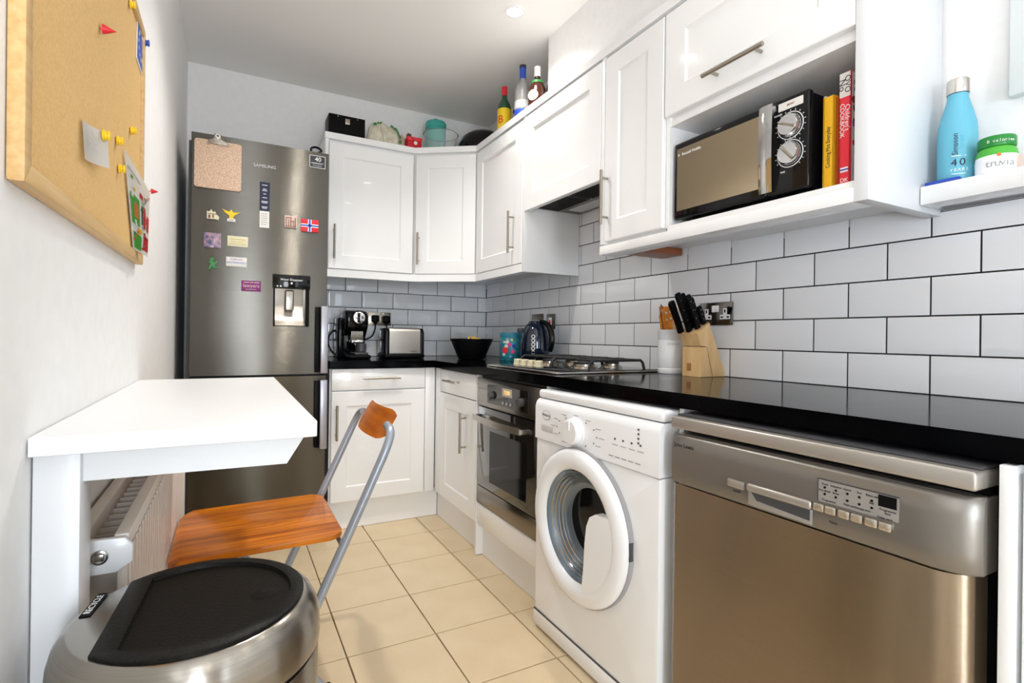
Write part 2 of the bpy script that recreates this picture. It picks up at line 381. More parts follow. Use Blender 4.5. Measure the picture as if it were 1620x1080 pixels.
# worktop: one L with a rounded nose
wt = MB().prism([(-.004, -.004), (-.004, -5.0), (-.612, -5.0), (-.612, -.615), (-1.172, -.615), (-1.172, -.004)], ZW-.038, ZW)
bmesh.ops.bevel(wt.bm, geom=[e for e in wt.bm.edges if abs(e.verts[0].co.z-e.verts[1].co.z) < 1e-6 and (all(v.co.x < -.6 for v in e.verts) and all(v.co.y < -.6 for v in e.verts))], offset=.008, segments=3, profile=.5, affect='EDGES')
tag(wt.build('worktop', 'worktop'), 'glossy black worktop running in an L round the corner', 'worktop')
# plinths
struct(MB(FB).box(-1.172, -.570, .002, .150, .545, .565).build('baseboard_back', 'satin'))
struct(MB(FR).box(.568, 1.775, .002, .150, .548, .568).build('baseboard_right', 'satin'))
# base cabinet on the back run
t = thing('base_cabinet', 'white base cabinet with one drawer standing beside the fridge', 'cabinet', (-.91, -.3, 0))
MB(FB).box(-1.168, -.66, .15, .838, .01, .58).build('carcass', 'carc', t)
d = MB(FB).box(-1.160, -.662, .727, .838, .581, .602, .002).build('drawer', 'gloss', t); bar_handle(FB, (-1.006, .789), (-.808, .789), .602, d)
d = MB(FB).shaker(-1.160, -.662, .152, .722, .581, .602).build('door', 'gloss', t); bar_handle(FB, (-1.136, .475), (-1.136, .655), .602, d)
MB(FB).box(-.658, -.602, .152, .838, .45, .600, .001).build('filler_post', 'satin', t)
# base cabinet on the right run
t = thing('base_cabinet', 'white base cabinet with one drawer in the corner beside the oven', 'cabinet', (-.3, -.9, 0))
MB(FR).box(.66, 1.148, .15, .838, .01, .58).build('carcass', 'carc', t)
d = MB(FR).box(.682, 1.143, .715, .835, .581, .602, .002).build('drawer', 'gloss', t); bar_handle(FR, (.80, .782), (.968, .782), .602, d)
d = MB(FR).shaker(.682, 1.143, .152, .710, .581, .602).build('door', 'gloss', t); bar_handle(FR, (1.035, .450), (1.035, .645), .602, d)
MB(FR).box(.604, .678, .152, .838, .45, .600, .001).build('filler_post', 'satin', t)
# oven housing
t = thing('oven_housing', 'white housing panel around the built-in oven with strip below it', 'cabinet', (-.3, -1.46, 0))
MB(FR).box(1.150, 1.166, .003, .838, .30, .603, .001).build('side_panel', 'satin', t)
MB(FR).box(1.752, 1.766, .003, .838, .30, .600, .001).build('side_panel', 'satin', t)
MB(FR).box(1.168, 1.751, .152, .250, .57, .600, .002).build('front_strip', 'gloss', t)
# oven
t = thing('oven', 'built-in dark glass and steel oven under the hob', 'oven', (-.3, -1.46, .25))
MB(FR).box(1.170, 1.750, .255, .838, .03, .58).build('body', 'dgrey', t)
p = MB(FR).box(1.168, 1.750, .702, .828, .581, .606, .002).build('control_panel', 'ovensteel', t)
MB(FR).box(1.278, 1.640, .722, .806, .606, .6075).build('control_glass', 'glassd', p)
MB(FR).box(1.420, 1.505, .766, .800, .6075, .6085).build('clock_display', 'lcdw', p)
text('12:00', .024, FR, 1.462, .783, .6088, 'lcd', p)
for a in (1.325, 1.59): MB(FR).lathe([(.017, 0), (.017, .012), (.014, .016), (0, .016)], (a, .760, .6075), n=20).build('knob', 'dgrey', p)
for a in (1.43, 1.463, 1.496): MB(FR).lathe([(.006, 0), (.006, .004), (0, .004)], (a, .738, .6075), n=12).build('button', 'grey', p)
d = MB(FR).box(1.170, 1.750, .337, .696, .585, .604, .002).build('door', 'glassd', t)
MB(FR).box(1.30, 1.62, .375, .60, .604, .6046).build('inner_window', 'blackg', d)
g = [[(1.195+.44*i/16, .652+dz, .640+.016*math.sin(math.pi*i/16)) for i in range(17)] for dz in (-.014, .0, .014)]
h = MB(FR).sheet(g, .008)
for a in (1.20, 1.63): h.box(a-.006, a+.006, .642, .662, .604, .642, .002)
h.build('handle', 'steel_lt', d)
MB(FR).box(1.170, 1.750, .254, .334, .585, .604, .002).build('floor_reflection_strip', 'ovensteel', t)  # steel strip standing in for the floor's reflection in the door glass
# ---- wall cabinets
ZB, ZT = 1.385, 2.100
def carcass(F, a0, a1, b0, b1, c1, parent): return MB(F).box(a0, a1, b0, b1, .012, c1).build('carcass', 'carc', parent)
t = thing('wall_cabinet', 'white wall cabinet with one door hung beside the top of the fridge', 'cabinet', (-.9, -.17, ZB))
carcass(FB, -1.150, -.652, ZB-.006, ZT+.004, .322, t)
d = MB(FB).shaker(-1.146, -.660, ZB, ZT-.010, .324, XD).build('door', 'gloss', t); bar_handle(FB, (-1.116, 1.436), (-1.116, 1.626), XD, d)
MB(FB).box(-1.168, -1.149, 1.338, 2.118, .012, XD, .001).build('end_panel', 'satin', t)
A = Vector((-.652, -XD, 0)); B = Vector((-XD, -.560, 0)); FD = frame(A, B-A, (0,0,1)); LD = (B-A).length
t = thing('corner_wall_cabinet', 'white wall cabinet with a slanted door across the corner', 'cabinet', (-.25, -.25, ZB))
MB().prism([(-.012, -.012), (-.650, -.012), (-.650, -.322), (-.640, -.330), (-.340, -.540), (-.322, -.556), (-.012, -.556)], ZB-.006, ZT+.004).build('carcass', 'carc', t)
d = MB(FD).shaker(.006, LD-.004, ZB, ZT-.010, -.021, 0).build('door', 'gloss', t); bar_handle(FD, (.030, 1.436), (.030, 1.626), 0, d)
t = thing('wall_cabinet', 'white wall cabinet with one door between the corner cabinet and the hood', 'cabinet', (-.17, -.85, ZB))
carcass(FR, .560, 1.108, ZB-.006, ZT+.004, .322, t)
d = MB(FR).shaker(.562, 1.106, ZB, ZT-.004, .324, XD).build('door', 'gloss', t); bar_handle(FR, (1.02, 1.442), (1.02, 1.655), XD, d)
MB(FR).box(1.109, 1.127, 1.338, ZT+.004, .012, XD, .001).build('end_panel', 'satin', t)
t = thing('hood_cabinet', 'white wall cabinet with a wide shaker front over the extractor', 'cabinet', (-.17, -1.43, 1.64))
carcass(FR, 1.131, 1.722, 1.690, ZT+.004, .322, t)
MB(FR).shaker(1.130, 1.722, 1.632, ZT-.004, .324, XD+.002).build('door', 'gloss', t)
t = thing('extractor_hood', 'grey extractor hood with dark filters under the wide hood cabinet', 'hood', (-.17, -1.43, 1.66))
MB(FR).box(1.134, 1.720, 1.655, 1.688, .014, .320, .003).build('canopy', 'ovensteel', t)
for a in (1.16, 1.44):
    fm = MB(FR).box(a, a+.26, 1.650, 1.656, .165, .300).build('filter', 'dgrey', t)
    sl = MB(FR)
    for k in range(9): sl.box(a+.008, a+.252, 1.647, 1.6502, .172+.0135*k, .178+.0135*k)
    sl.build('grille', 'black', fm)
MB(FR).box(1.20, 1.66, 1.6505, 1.656, .05, .13, .001).build('light_strip', 'lgrey', t)
t = thing('tall_wall_cabinet', 'white tall narrow wall cabinet between the hood and the microwave', 'cabinet', (-.17, -1.89, ZB))
carcass(FR, 1.744, 2.050, ZB-.006, ZT+.004, .322, t)
MB(FR).box(1.725, 1.743, 1.379, ZT+.004, .012, XD, .001).build('end_panel', 'satin', t)
d = MB(FR).shaker(1.746, 2.052, ZB+.002, ZT-.004, .324, XD).build('door', 'gloss', t); bar_handle(FR, (1.768, 1.448), (1.768, 1.655), XD, d)
t = thing('microwave_cabinet', 'white wall cabinet with lift-up door above an open microwave niche', 'cabinet', (-.17, -2.36, ZB))
MB(FR).box(2.055, 2.071, 1.386, ZT+.004, .012, .330).build('side_panel', 'satin', t)
MB(FR).box(2.657, 2.688, 1.338, ZT+.10, .012, XD, .001).build('side_panel', 'dimmed_white', t)
MB(FR).box(2.071, 2.657, 1.372, 1.390, .012, .338).build('niche_floor', 'carc', t)
MB(FR).box(2.071, 2.657, 1.722, 1.740, .012, .328).build('niche_ceiling', 'carc', t)
MB(FR).box(2.071, 2.657, 1.390, 1.722, .012, .020).build('back_panel', 'carc', t)
MB(FR).box(2.071, 2.657, 1.740, ZT+.004, .012, .322).build('carcass', 'carc', t)
d = MB(FR).shaker(2.058, 2.655, 1.752, ZT-.004, .324, XD, .085).build('door', 'gloss', t); bar_handle(FR, (2.243, 1.803), (2.443, 1.803), XD, d, .034, .0065)
# cornice and light pelmet along the wall units
def strip(name, b0, b1, c, dep):
    m = MB().prism([(-1.170, -c), (-.655, -c), (-c, -.565), (-c, -2.690), (-c+dep, -2.690), (-c+dep, -.565-.0), (-.655+.0, -c+dep), (-1.170, -c+dep)], b0, b1)
    return m
struct(strip('trim_2', ZT+.004, ZT+.038, .350, .05).build('trim_2', 'gloss'))
pm = MB()
pm.prism([(-1.170, -.347), (-.655, -.347), (-.347, -.565), (-.347, -1.108), (-.300, -1.108), (-.300, -.55), (-.64, -.300), (-1.170, -.300)], 1.338, 1.379)
struct(pm.build('trim_3', 'gloss'))
struct(MB(FR).box(1.725, 2.6565, 1.338, 1.3715, .265, .347, .001).build('trim_4', 'gloss'))
tag(MB(FR).box(1.728, 1.838, 1.350, 1.378, .02, .255, .001).build('batten', 'batten'), 'red-brown wooden batten under the tall narrow wall cabinet', 'batten')
# open end shelf
tag(MB(FR).box(2.690, 3.45, 1.352, 1.397, .012, .120, .002).build('open_shelf', 'gloss'), 'white open shelf holding the turquoise bottle on the wall', 'shelf')
tag(MB(FR).box(2.822, 3.05, 1.586, 2.25, .002, .030, .004).build('wall_box', 'boxw'), 'pale flat wall-mounted box above the open shelf', 'box')
# base end panel and cabinet past the dishwasher
t = thing('base_cabinet', 'white base cabinet at the near end past the dishwasher', 'cabinet', (-.3, -3.3, 0))
MB(FR).box(3.012, 3.027, .003, .838, .05, .622, .001).build('side_panel', 'satin', t)
MB(FR).box(3.030, 3.60, .15, .838, .02, .58).build('carcass', 'carc', t)
MB(FR).shaker(3.033, 3.60, .152, .826, .585, .606).build('door', 'gloss', t)
tag(MB(FR).box(2.382, 2.396, .003, .838, .05, .60).build('divider_panel', 'satin'), 'white upright divider panel between washing machine and dishwasher', 'panel')
# ================================================================== APPLIANCES
# fridge-freezer
t = thing('fridge_freezer', 'tall brushed steel fridge-freezer covered in magnets', 'fridge', (-1.49, -.35, 0)); fridge = t
FX0, FX1, FF = -1.787, -1.190, .620
MB(FB).box(-1.800, -1.196, .04, 1.905, .03, .555, .004).build('body', 'fgrey', t)
MB(FB).box(-1.78, -1.20, .003, .05, .06, .54).build('base', 'black', t)
# upper door is built around the dispenser recess
DX0, DX1, DZ0, DZ1 = -1.440, -1.276, 1.052, 1.236
def curve_c(x): q = (x-(FX0+FX1)/2)/((FX1-FX0)/2); return FF-.006*q*q-(.004 if abs(q) > .999 else 0)
def door_slab(z0, z1, hole=None):
    xs = [FX0+(FX1-FX0)*k/24 for k in range(25)]
    xs = sorted(set([FX0, FX0+.003, FX1-.003, FX1] + [x for x in xs if FX0+.01 < x < FX1-.01] + ([hole[0], hole[1]] if hole else [])))
    zs = [z0, z1] if not hole else [z0, hole[2], hole[3], z1]
    m = MB(FB); V = {}
    def vt(x, z, c):
        k = (round(x, 5), round(z, 5), round(c, 5))
        if k not in V: V[k] = m.bm.verts.new(m.F @ Vector((x, z, c)))
        return V[k]
    def q(*p): m.bm.faces.new([vt(*a) for a in p])
    inh = lambda xa, xb, za, zb: hole and xa >= hole[0]-1e-6 and xb <= hole[1]+1e-6 and za >= hole[2]-1e-6 and zb <= hole[3]+1e-6
    for xa, xb in zip(xs, xs[1:]):
        for za, zb in zip(zs, zs[1:]):
            if inh(xa, xb, za, zb):
                q((xa, za, .566), (xb, za, .566), (xb, zb, .566), (xa, zb, .566))
                q((xa, za, .566), (xb, za, .566), (xb, za, curve_c(xb)), (xa, za, curve_c(xa))); q((xa, zb, .566), (xb, zb, .566), (xb, zb, curve_c(xb)), (xa, zb, curve_c(xa)))
            else: q((xa, za, curve_c(xa)), (xb, za, curve_c(xb)), (xb, zb, curve_c(xb)), (xa, zb, curve_c(xa)))
        for z in (z0, z1): q((xa, z, .560), (xb, z, .560), (xb, z, curve_c(xb)), (xa, z, curve_c(xa)))
    if hole:
        for x in hole[:2]: q((x, hole[2], .566), (x, hole[3], .566), (x, hole[3], curve_c(x)), (x, hole[2], curve_c(x)))
    for za, zb in zip(zs, zs[1:]):
        for x in (FX0, FX1): q((x, za, .560), (x, zb, .560), (x, zb, curve_c(x)), (x, za, curve_c(x)))
    return m
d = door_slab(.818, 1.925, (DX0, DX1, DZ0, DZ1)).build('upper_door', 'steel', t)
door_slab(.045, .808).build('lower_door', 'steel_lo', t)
MB(FB).box(FX0+.004, FX1-.004, .806, .820, .556, .606).build('door_gap', 'black', t)
for z0, z1 in ((.822, 1.155), (.447, .789)):
    h = MB(FB).box(-1.224, -1.190, z0, z1, FF+.026, FF+.040, .003).build('handle', 'hgrey', t)
    MB(FB).box(-1.246, -1.224, z0+.004, z1-.004, FF-.001, FF+.012, .002).box(-1.226, -1.194, z0+.004, z0+.02, FF, FF+.028).box(-1.226, -1.194, z1-.02, z1-.004, FF, FF+.028).build('grip_recess', 'black', h)
ds = MB(FB).box(DX0-.004, DX1+.004, DZ1, 1.303, FF-.006, FF+.004, .0015).build('dispenser', 'blackg', d)
text('Water Dispenser', .0145, FB, -1.358, 1.279, FF+.0045, 'whitem', ds)
MB(FB).box(-1.362, -1.354, 1.258, 1.267, FF+.004, FF+.0048).box(-1.425, -1.418, 1.243, 1.249, FF+.004, FF+.0048).box(-1.411, -1.404, 1.243, 1.250, FF+.004, FF+.0048).build('symbol', 'whitem', ds)
g = MB(FB); prof = [(DZ1, .575), (1.16, .572), (1.10, .580), (1.078, .596), (DZ0+.004, .618)]
g.sheet([[(DX0+.010, z, c) for z, c in prof], [(DX1-.018, z, c) for z, c in prof]]); g.build('recess_back', 'steel_rec', ds)
for x0_, x1_ in ((DX0, DX0+.008), (DX1-.018, DX1)): MB(FB).box(x0_, x1_, DZ0, DZ1, .566, FF+.002).build('recess_side', 'blackg', ds)
MB(FB).box(-1.385, -1.345, 1.130, 1.230, .585, .600, .006, 3).build('paddle', 'nickel', ds)
text('SAMSUNG', .0205, FB, -1.484, 1.814, FF+.0005, 'lgrey', d, sx=1.05)
s_ = MB(FB).box(-1.283, -1.208, 1.845, 1.905, FF-.005, FF+.0012).build('warranty_sticker', 'whitem', d)
MB(FB).box(-1.281, -1.210, 1.847, 1.903, FF+.001, FF+.0016).build('print', 'ink', s_)
text('40', .030, FB, -1.243, 1.886, FF+.0018, 'whitem', s_); text('WARRANTY', .0105, FB, -1.246, 1.866, FF+.0018, 'whitem', s_); text('on compressor', .007, FB, -1.246, 1.855, FF+.0018, 'whitem', s_)
l_ = MB(FB).box(-1.505, -1.461, 1.600, 1.738, FF-.002, FF+.0012).build('feature_label', 'navy', d)
MB(FB).box(-1.504, -1.462, 1.521, 1.600, FF, FF+.0012).build('feature_label_foot', 'offw', d)
m = MB(FB)
for z, hw in ((1.722, .012), (1.703, .008), (1.696, .011), (1.680, .006), (1.662, .010), (1.644, .014), (1.638, .012), (1.618, .013), (1.612, .010)): m.box(-1.483-hw, -1.483+hw, z, z+.0035, FF+.0012, FF+.0016)
m.build('print', 'lgrey', l_); m = MB(FB)
for k in range(6): m.box(-1.498, -1.470-.004*(k % 2), 1.585-.010*k, 1.588-.010*k, FF+.0012, FF+.0016)
m.build('print', 'grey', l_)
# washing machine
t = thing('washing_machine', 'white front-loading washing machine under the worktop', 'washing machine', (-.36, -2.077, 0))
a0, a1, WF = 1.778, 2.375, .662
MB(FR).box(a0+.001, a1-.001, .012, .660, .06, WF-.060).build('body', 'white', t)
fp = MB(FR); PC = (2.050, .440); ths = sorted([2*math.pi*k/64 for k in range(64)] + [math.atan2(by-PC[1], bx-PC[0]) % (2*math.pi) for bx in (a0, a1) for by in (.013, .660)])
def rect_pt(th, e):
    dx, dy = math.cos(th), math.sin(th); tt = []
    if dx > 1e-9: tt.append((a1-e-PC[0])/dx)
    if dx < -1e-9: tt.append((a0+e-PC[0])/dx)
    if dy > 1e-9: tt.append((.660-PC[1])/dy)
    if dy < -1e-9: tt.append((.013-PC[1])/dy)
    q = min(tt); return (PC[0]+dx*q, PC[1]+dy*q)
loops = [[fp.bm.verts.new(FR @ Vector((*rect_pt(th, e), c))) for th in ths] for e, c in ((0, WF-.060), (0, WF-.014), (.004, WF-.006), (.012, WF-.004))]
loops += [[fp.bm.verts.new(FR @ Vector((PC[0]+.168*math.cos(th), PC[1]+.168*math.sin(th), c))) for th in ths] for c in (WF-.004, WF-.055)]
for A_, B_ in zip(loops, loops[1:]):
    for k in range(len(ths)): fp.bm.faces.new((A_[k], A_[(k+1) % len(ths)], B_[(k+1) % len(ths)], B_[k]))
fp.build('front_panel', 'white', t)
cp = MB(frame((0, -a0, 0), (0,0,1), (-1,0,0)))            # side profile (a = z, b = -x) extruded along +y ... panel leans back at the top
pr = [(.663, .10), (.663, WF), (.775, WF), (.792, WF-.006), (.800, WF-.016), (.800, .10)]
cp.prism(pr, 0, a1-a0)
cp = cp.build('control_panel', 'white', t)
MB(FR).box(a0-.001, a1+.001, .802, .832, .06, WF-.012, .010, 3).build('lid', 'white', t)
MB(FR).box(a0+.002, a1-.002, .012, .062, WF-.006, WF+.001, .004).build('kick_panel', 'white', t)
MB(FR).box(a0+.004, a1-.004, .058, .0655, WF-.006, WF-.0005).build('seam', 'dgrey', t)
for a in (a0+.05, a1-.05):
    for c in (WF-.08, .14): MB(FR).cyl((a, .001, c), (a, .02, c), .02).build('foot', 'black', t)
lg = MB(FR).lathe([(.026, 0), (.026, .0015), (0, .0015)], (0, 0, 0), n=24, T=Matrix.Translation((1.850, .750, WF)) @ Matrix.Diagonal((1, .62, 1, 1))).build('badge', 'grey', cp)
MB(FR).lathe([(.0235, .0015), (.0235, .002), (0, .002)], (0, 0, 0), n=24, T=Matrix.Translation((1.850, .750, WF)) @ Matrix.Diagonal((1, .62, 1, 1))).build('badge_face', 'white', lg)
text('Whirlpool', .0115, FR, 1.850, .750, WF+.0022, 'ink', lg)
MB(FR).box(1.820, 1.893, .694, .716, WF-.001, WF+.0015, .001).build('drawer_pull', 'lgrey', cp)
MB(FR).lathe([(.046, 0), (.045, .004), (.040, .006), (.039, .022), (.035, .026), (0, .026)], (2.019, .722, WF), n=32).box(2.016, 2.022, .727, .758, WF+.024, WF+.029, .001).build('knob', 'white', cp)
m = MB(FR)
for k in range(11):
    an = math.radians(-150+30*k); m.box(2.019+.105*math.sin(an)-.002, 2.019+.105*math.sin(an)+.002, .722+.040*math.cos(an)-.002, .722+.040*math.cos(an)+.002, WF, WF+.0008)
for k in range(4): m.box(2.206+.034*k-.003, 2.206+.034*k+.003, .731, .736, WF, WF+.001)
for k in range(4): m.box(2.3-.003, 2.3+.003, .736+.012*k, .741+.012*k, WF, WF+.001)
m.build('print', 'dgrey', cp)
m = MB(FR)
for k in range(10):
    an = math.radians(-150+30*k); m.box(2.019+.128*math.sin(an)-.012, 2.019+.128*math.sin(an)+.012, .722+.05*math.cos(an)-.001, .722+.05*math.cos(an)+.001, WF, WF+.0006)
for k in range(4): m.box(2.195+.034*k, 2.218+.034*k, .716, .718, WF, WF+.0006)
for k in range(5): m.box(2.18+.027*k, 2.20+.027*k, .682, .685, WF, WF+.0006)
m.build('small_print', 'grey', cp)
# porthole door: fat white ring, glass bowl, steel drum behind it
PC = (2.050, .440)
dr = MB(FR).lathe([(.232, -.003), (.232, .014), (.228, .024), (.216, .031), (.196, .033), (.180, .030), (.170, .020), (.166, .008), (.166, -.004)], (*PC, WF), n=56, close=False).build('door', 'white', t)
MB(FR).lathe([(.236, -.004), (.236, .010), (.231, .011)], (*PC, WF), n=56, close=False).build('gasket_ring', 'grey', dr)
gl = MB(FR).lathe([(.1655, .010), (.158, .002), (.150, -.012), (.146, -.020), (.136, -.026), (.128, -.040), (.122, -.046), (.112, -.048), (.106, -.050)], (*PC, WF+.006), n=56, close=False).build('glass_bowl', mat('door_glass_grey', (.16,.215,.27), .16, .35, coat=.6), dr)
MB(FR).lathe([(.107, 0), (.06, .004), (.0, .005)], (PC[0], PC[1], WF-.0445), n=40).build('drum_window', 'blackg', dr)
m = MB(FR)
for k in range(4): m.lathe([(.126+.0085*k, -.030+.0085*k), (.128+.0085*k, -.0275+.0085*k)], (*PC, WF+.0075), n=48, close=False)
m.build('drum_rib', 'nickel', dr)
# white grip blade that covers the right-hand third of the porthole
pts = [(PC[0]+.185*math.sin(math.radians(th)), PC[1]+.185*math.cos(math.radians(th))) for th in range(66, 166, 7)]
pts += [(PC[0]+.052, PC[1]-.150), (PC[0]+.058, PC[1]-.10), (PC[0]+.062, PC[1]-.03), (PC[0]+.070, PC[1]+.025), (PC[0]+.084, PC[1]+.055), (PC[0]+.112, PC[1]+.072)]
MB(FR).prism(pts, WF+.004, WF+.031, .0).build('grip', 'white', dr)
MB(FR).box(PC[0]+.2305, PC[0]+.236, PC[1]-.02, PC[1]+.03, WF, WF+.012, .001).build('latch', 'dgrey', dr)
# dishwasher
t = thing('dishwasher', 'brushed steel freestanding dishwasher under the near worktop', 'dishwasher', (-.36, -2.70, 0))
a0, a1, WF = 2.406, 2.998, .655
MB(FR).box(a0+.004, a1-.004, .012, .797, .06, .60).build('body', 'black', t)
MB(FR).box(a0, a1, .797, .826, .06, WF+.001, .005, 3).build('lid', 'silver', t)
MB(FR).box(a0+.002, a1-.002, .8261, .831, .07, WF-.02, .002).build('lid_top', 'dgrey', t)
cpo = MB(FR)
nz = [(.668, .0), (.672, .003), (.70, .005), (.75, .004), (.778, .001), (.785, -.006)]
na = [(a0, -.014), (a0+.006, -.003), (a0+.05, 0)] + [(a0+.05+(a1-a0-.13)*k/6, 0) for k in range(1, 7)] + [(a1-.055, .001), (a1-.030, -.004), (a1-.012, -.012), (a1, -.030)]
cpo.sheet([[(a, z, WF+da+dz) for z, dz in nz] for a, da in na], .018)
cp = cpo.box(a0+.002, a1-.001, .668, .783, .58, .628).build('control_panel', 'silver', t, 50)
na2 = [(a0+.002, .605), (a0+.003, WF-.010), (a0+.008, WF-.004), (a0+.02, WF-.002), (a1-.055, WF-.002), (a1-.042, WF-.005), (a1-.030, WF-.012), (a1-.015, WF-.026), (a1-.004, WF-.045), (a1-.003, .605)]
dm = MB(Matrix(((0,-1,0,0), (-1,0,0,0), (0,0,1,0), (0,0,0,1))))
dm.prism([(a, c) for a, c in na2], .10, .664); dm.build('door', 'steel_dw', t, 60)
MB(FR).box(a0+.01, a1-.01, .012, .092, .40, .60).build('plinth', 'dgrey', t)
for a in (a0+.05, a1-.05): MB(FR).cyl((a, .001, .55), (a, .03, .55), .018).build('foot', 'black', t)
text('John Lewis', .0135, FR, 2.452, .760, WF+.0045, 'ink', cp)
MB(FR).box(2.578, 2.620, .699, .716, WF+.003, WF+.010, .003).build('button', 'silver', cp)
hd = MB(FR).box(2.626, 2.762, .701, .718, WF+.003, WF+.012, .005, 3).build('handle', 'silver', cp)
MB(FR).box(2.628, 2.762, .673, .701, WF+.003, WF+.0065, .001).build('handle_recess', 'silver2', hd)
MB(FR).prism([(2.648, .686), (2.758, .680), (2.758, .700), (2.636, .700)], WF+.0065, WF+.007).build('painted_handle_shadow', 'dgrey', hd)  # dark plate painted in for the shade inside the handle recess
dp = MB(FR).box(2.772, 2.902, .722, .763, WF+.0035, WF+.0050).build('display_panel', 'silver2', cp)
MB(FR).box(2.772, 2.902, .762, .764, WF+.0035, WF+.0056).box(2.771, 2.7725, .722, .764, WF+.0035, WF+.0056).build('panel_edge', 'dgrey', dp)
MB(FR).box(2.872, 2.899, .742, .761, WF+.005, WF+.0058).build('display', 'black', dp)
m = MB(FR)
for k in range(5):
    for z in (.749, .737): m.lathe([(.0022, 0), (.0022, .0008), (0, .0008)], (2.784+.0195*k, z-.0005*k, WF+.005), n=8)
m.build('indicator_light', 'black', dp)
for k, (s_, a, z) in enumerate((('Auto', 2.784, .755), ('Intensive', 2.8035, .755), ('Quick', 2.823, .755), ('Eco', 2.8425, .755), ('Rinse aid', 2.862, .755), ('Pre Wash', 2.784, .743), ('Rinse', 2.8035, .743), ('Salt', 2.862, .743), ('Programme', 2.7915, .7265), ('Multi tab', 2.826, .7285), ('Energy save', 2.848, .7285), ('Programme', 2.886, .737), ('time', 2.886, .732), ('Delay start', 2.882, .7235))):
    text(s_, .0052, FR, a, z, WF+.0052, 'ink', dp)
text('Reset', .0062, FR, 2.800, .690, WF+.0056, 'ink', cp); text('On/Off', .006, FR, 2.599, .692, WF+.0056, 'ink', cp)
for x0 in (2.765, 2.786, 2.809, 2.830, 2.853, 2.874): MB(FR).box(x0, x0+.0202, .7035, .7185, WF+.004, WF+.011, .003).build('button', 'steel_lt', cp)
# microwave
t = thing('microwave', 'black microwave with bronze mirrored door in the open niche', 'microwave', (-.17, -2.30, 1.39))
a0, a1, WF, z0, z1 = 2.080, 2.536, .322, 1.408, 1.660
MB(FR).box(a0+.004, a1-.004, z0+.004, z1-.004, .03, .300, .004).build('body', 'black', t)
for a in (a0+.05, a1-.05):
    for c in (.27, .07): MB(FR).cyl((a, 1.3905, c), (a, z0+.005, c), .013).build('foot', 'black', t)
dr = MB(FR).box(a0, 2.418, z0, z1, .301, WF, .008, 3).build('door', 'blackg', t)
MB(FR).box(a0+.016, 2.414, z0+.027, z1-.022, WF-.001, WF+.0012).build('mirror_window', 'bronze', dr)
text('Russell Hobbs', .0135, FR, 2.155, 1.617, WF+.0018, 'whitem', dr)
text('R', .012, FR, 2.104, 1.617, WF+.0018, 'whitem', dr)
g = [[(2.400+.040*k/6+.006*math.sin(math.pi*i/20), z0+.008+(z1-z0-.012)*i/20, WF+.008+.012*math.sin(math.pi*i/20)+.0025*math.sin(math.pi*k/6)) for k in range(7)] for i in range(21)]
MB(FR).sheet(g, .004).build('handle', 'chrome', dr)
cp = MB(FR).box(2.420, a1, z0, z1, .301, WF, .006, 3).build('control_panel', 'blackg', t)
MB(FR).box(2.452, 2.520, 1.627, 1.648, WF, WF+.0008).build('sticker', 'offw', cp)
text('800W', .008, FR, 2.486, 1.6375, WF+.001, 'darkred', cp)
for z in (1.581, 1.507):
    MB(FR).lathe([(.036, 0), (.036, .0012), (.034, .0012), (.034, 0)], (2.486, z, WF), n=32, close=False).build('dial_ring', 'whitem', cp)
    k_ = MB(FR).lathe([(.031, 0), (.030, .010), (.026, .016), (0, .016)], (2.486, z, WF), n=32).build('knob', 'chrome', cp)
    MB(FR).box(-.0035, .0035, -.024, .024, .016, .021, .0015, T=Matrix.Translation((2.486, z, WF)) @ Matrix.Rotation(.7 if z < 1.55 else 1.1, 4, 'Z')).build('pointer', 'nickel', k_)
    m = MB(FR)
    for q in range(14):
        an = math.radians(-140+20*q); m.box(-.0007, .0007, .0385, .042, 0, .0008, T=Matrix.Translation((2.486, z, WF)) @ Matrix.Rotation(an, 4, 'Z'))
    m.build('dial_mark', 'whitem', cp)
text('POWER', .0065, FR, 2.452, 1.618, WF+.001, 'whitem', cp); text('TIME', .0065, FR, 2.466, 1.462, WF+.001, 'whitem', cp)
# hob
t = thing('hob', 'four-burner gas hob of dark glass and steel on the worktop', 'hob', (-.31, -1.478, ZW))
MB(FR).box(1.192, 1.764, ZW+.0005, ZW+.008, .06, .567, .003).build('plate', 'steel_lt', t)
MB(FR).box(1.198, 1.758, ZW+.008, ZW+.0105, .066, .545, .001).build('glass_top', 'blackg', t)
for a in (1.285, 1.345, 1.405, 1.465):
    MB(FR).lathe([(.021, 0), (.021, .004), (.019, .005), (.018, .024), (.016, .026), (0, .026)], (a, ZW+.0105, .458), (0,1,0), n=20).build('knob', 'cream', t)
for a, c, r in ((1.345, .33, .034), (1.345, .185, .045), (1.61, .33, .045), (1.61, .185, .034)):
    b_ = MB(FR).lathe([(r+.012, 0), (r+.010, .008), (r, .010), (r, .018), (0, .018)], (a, ZW+.0105, c), (0,1,0), n=24).build('burner', 'nickel', t)
    MB(FR).lathe([(r-.004, .018), (r-.004, .024), (r-.010, .027), (0, .027)], (a, ZW+.0105, c), (0,1,0), n=24).build('burner_cap', 'iron', b_)
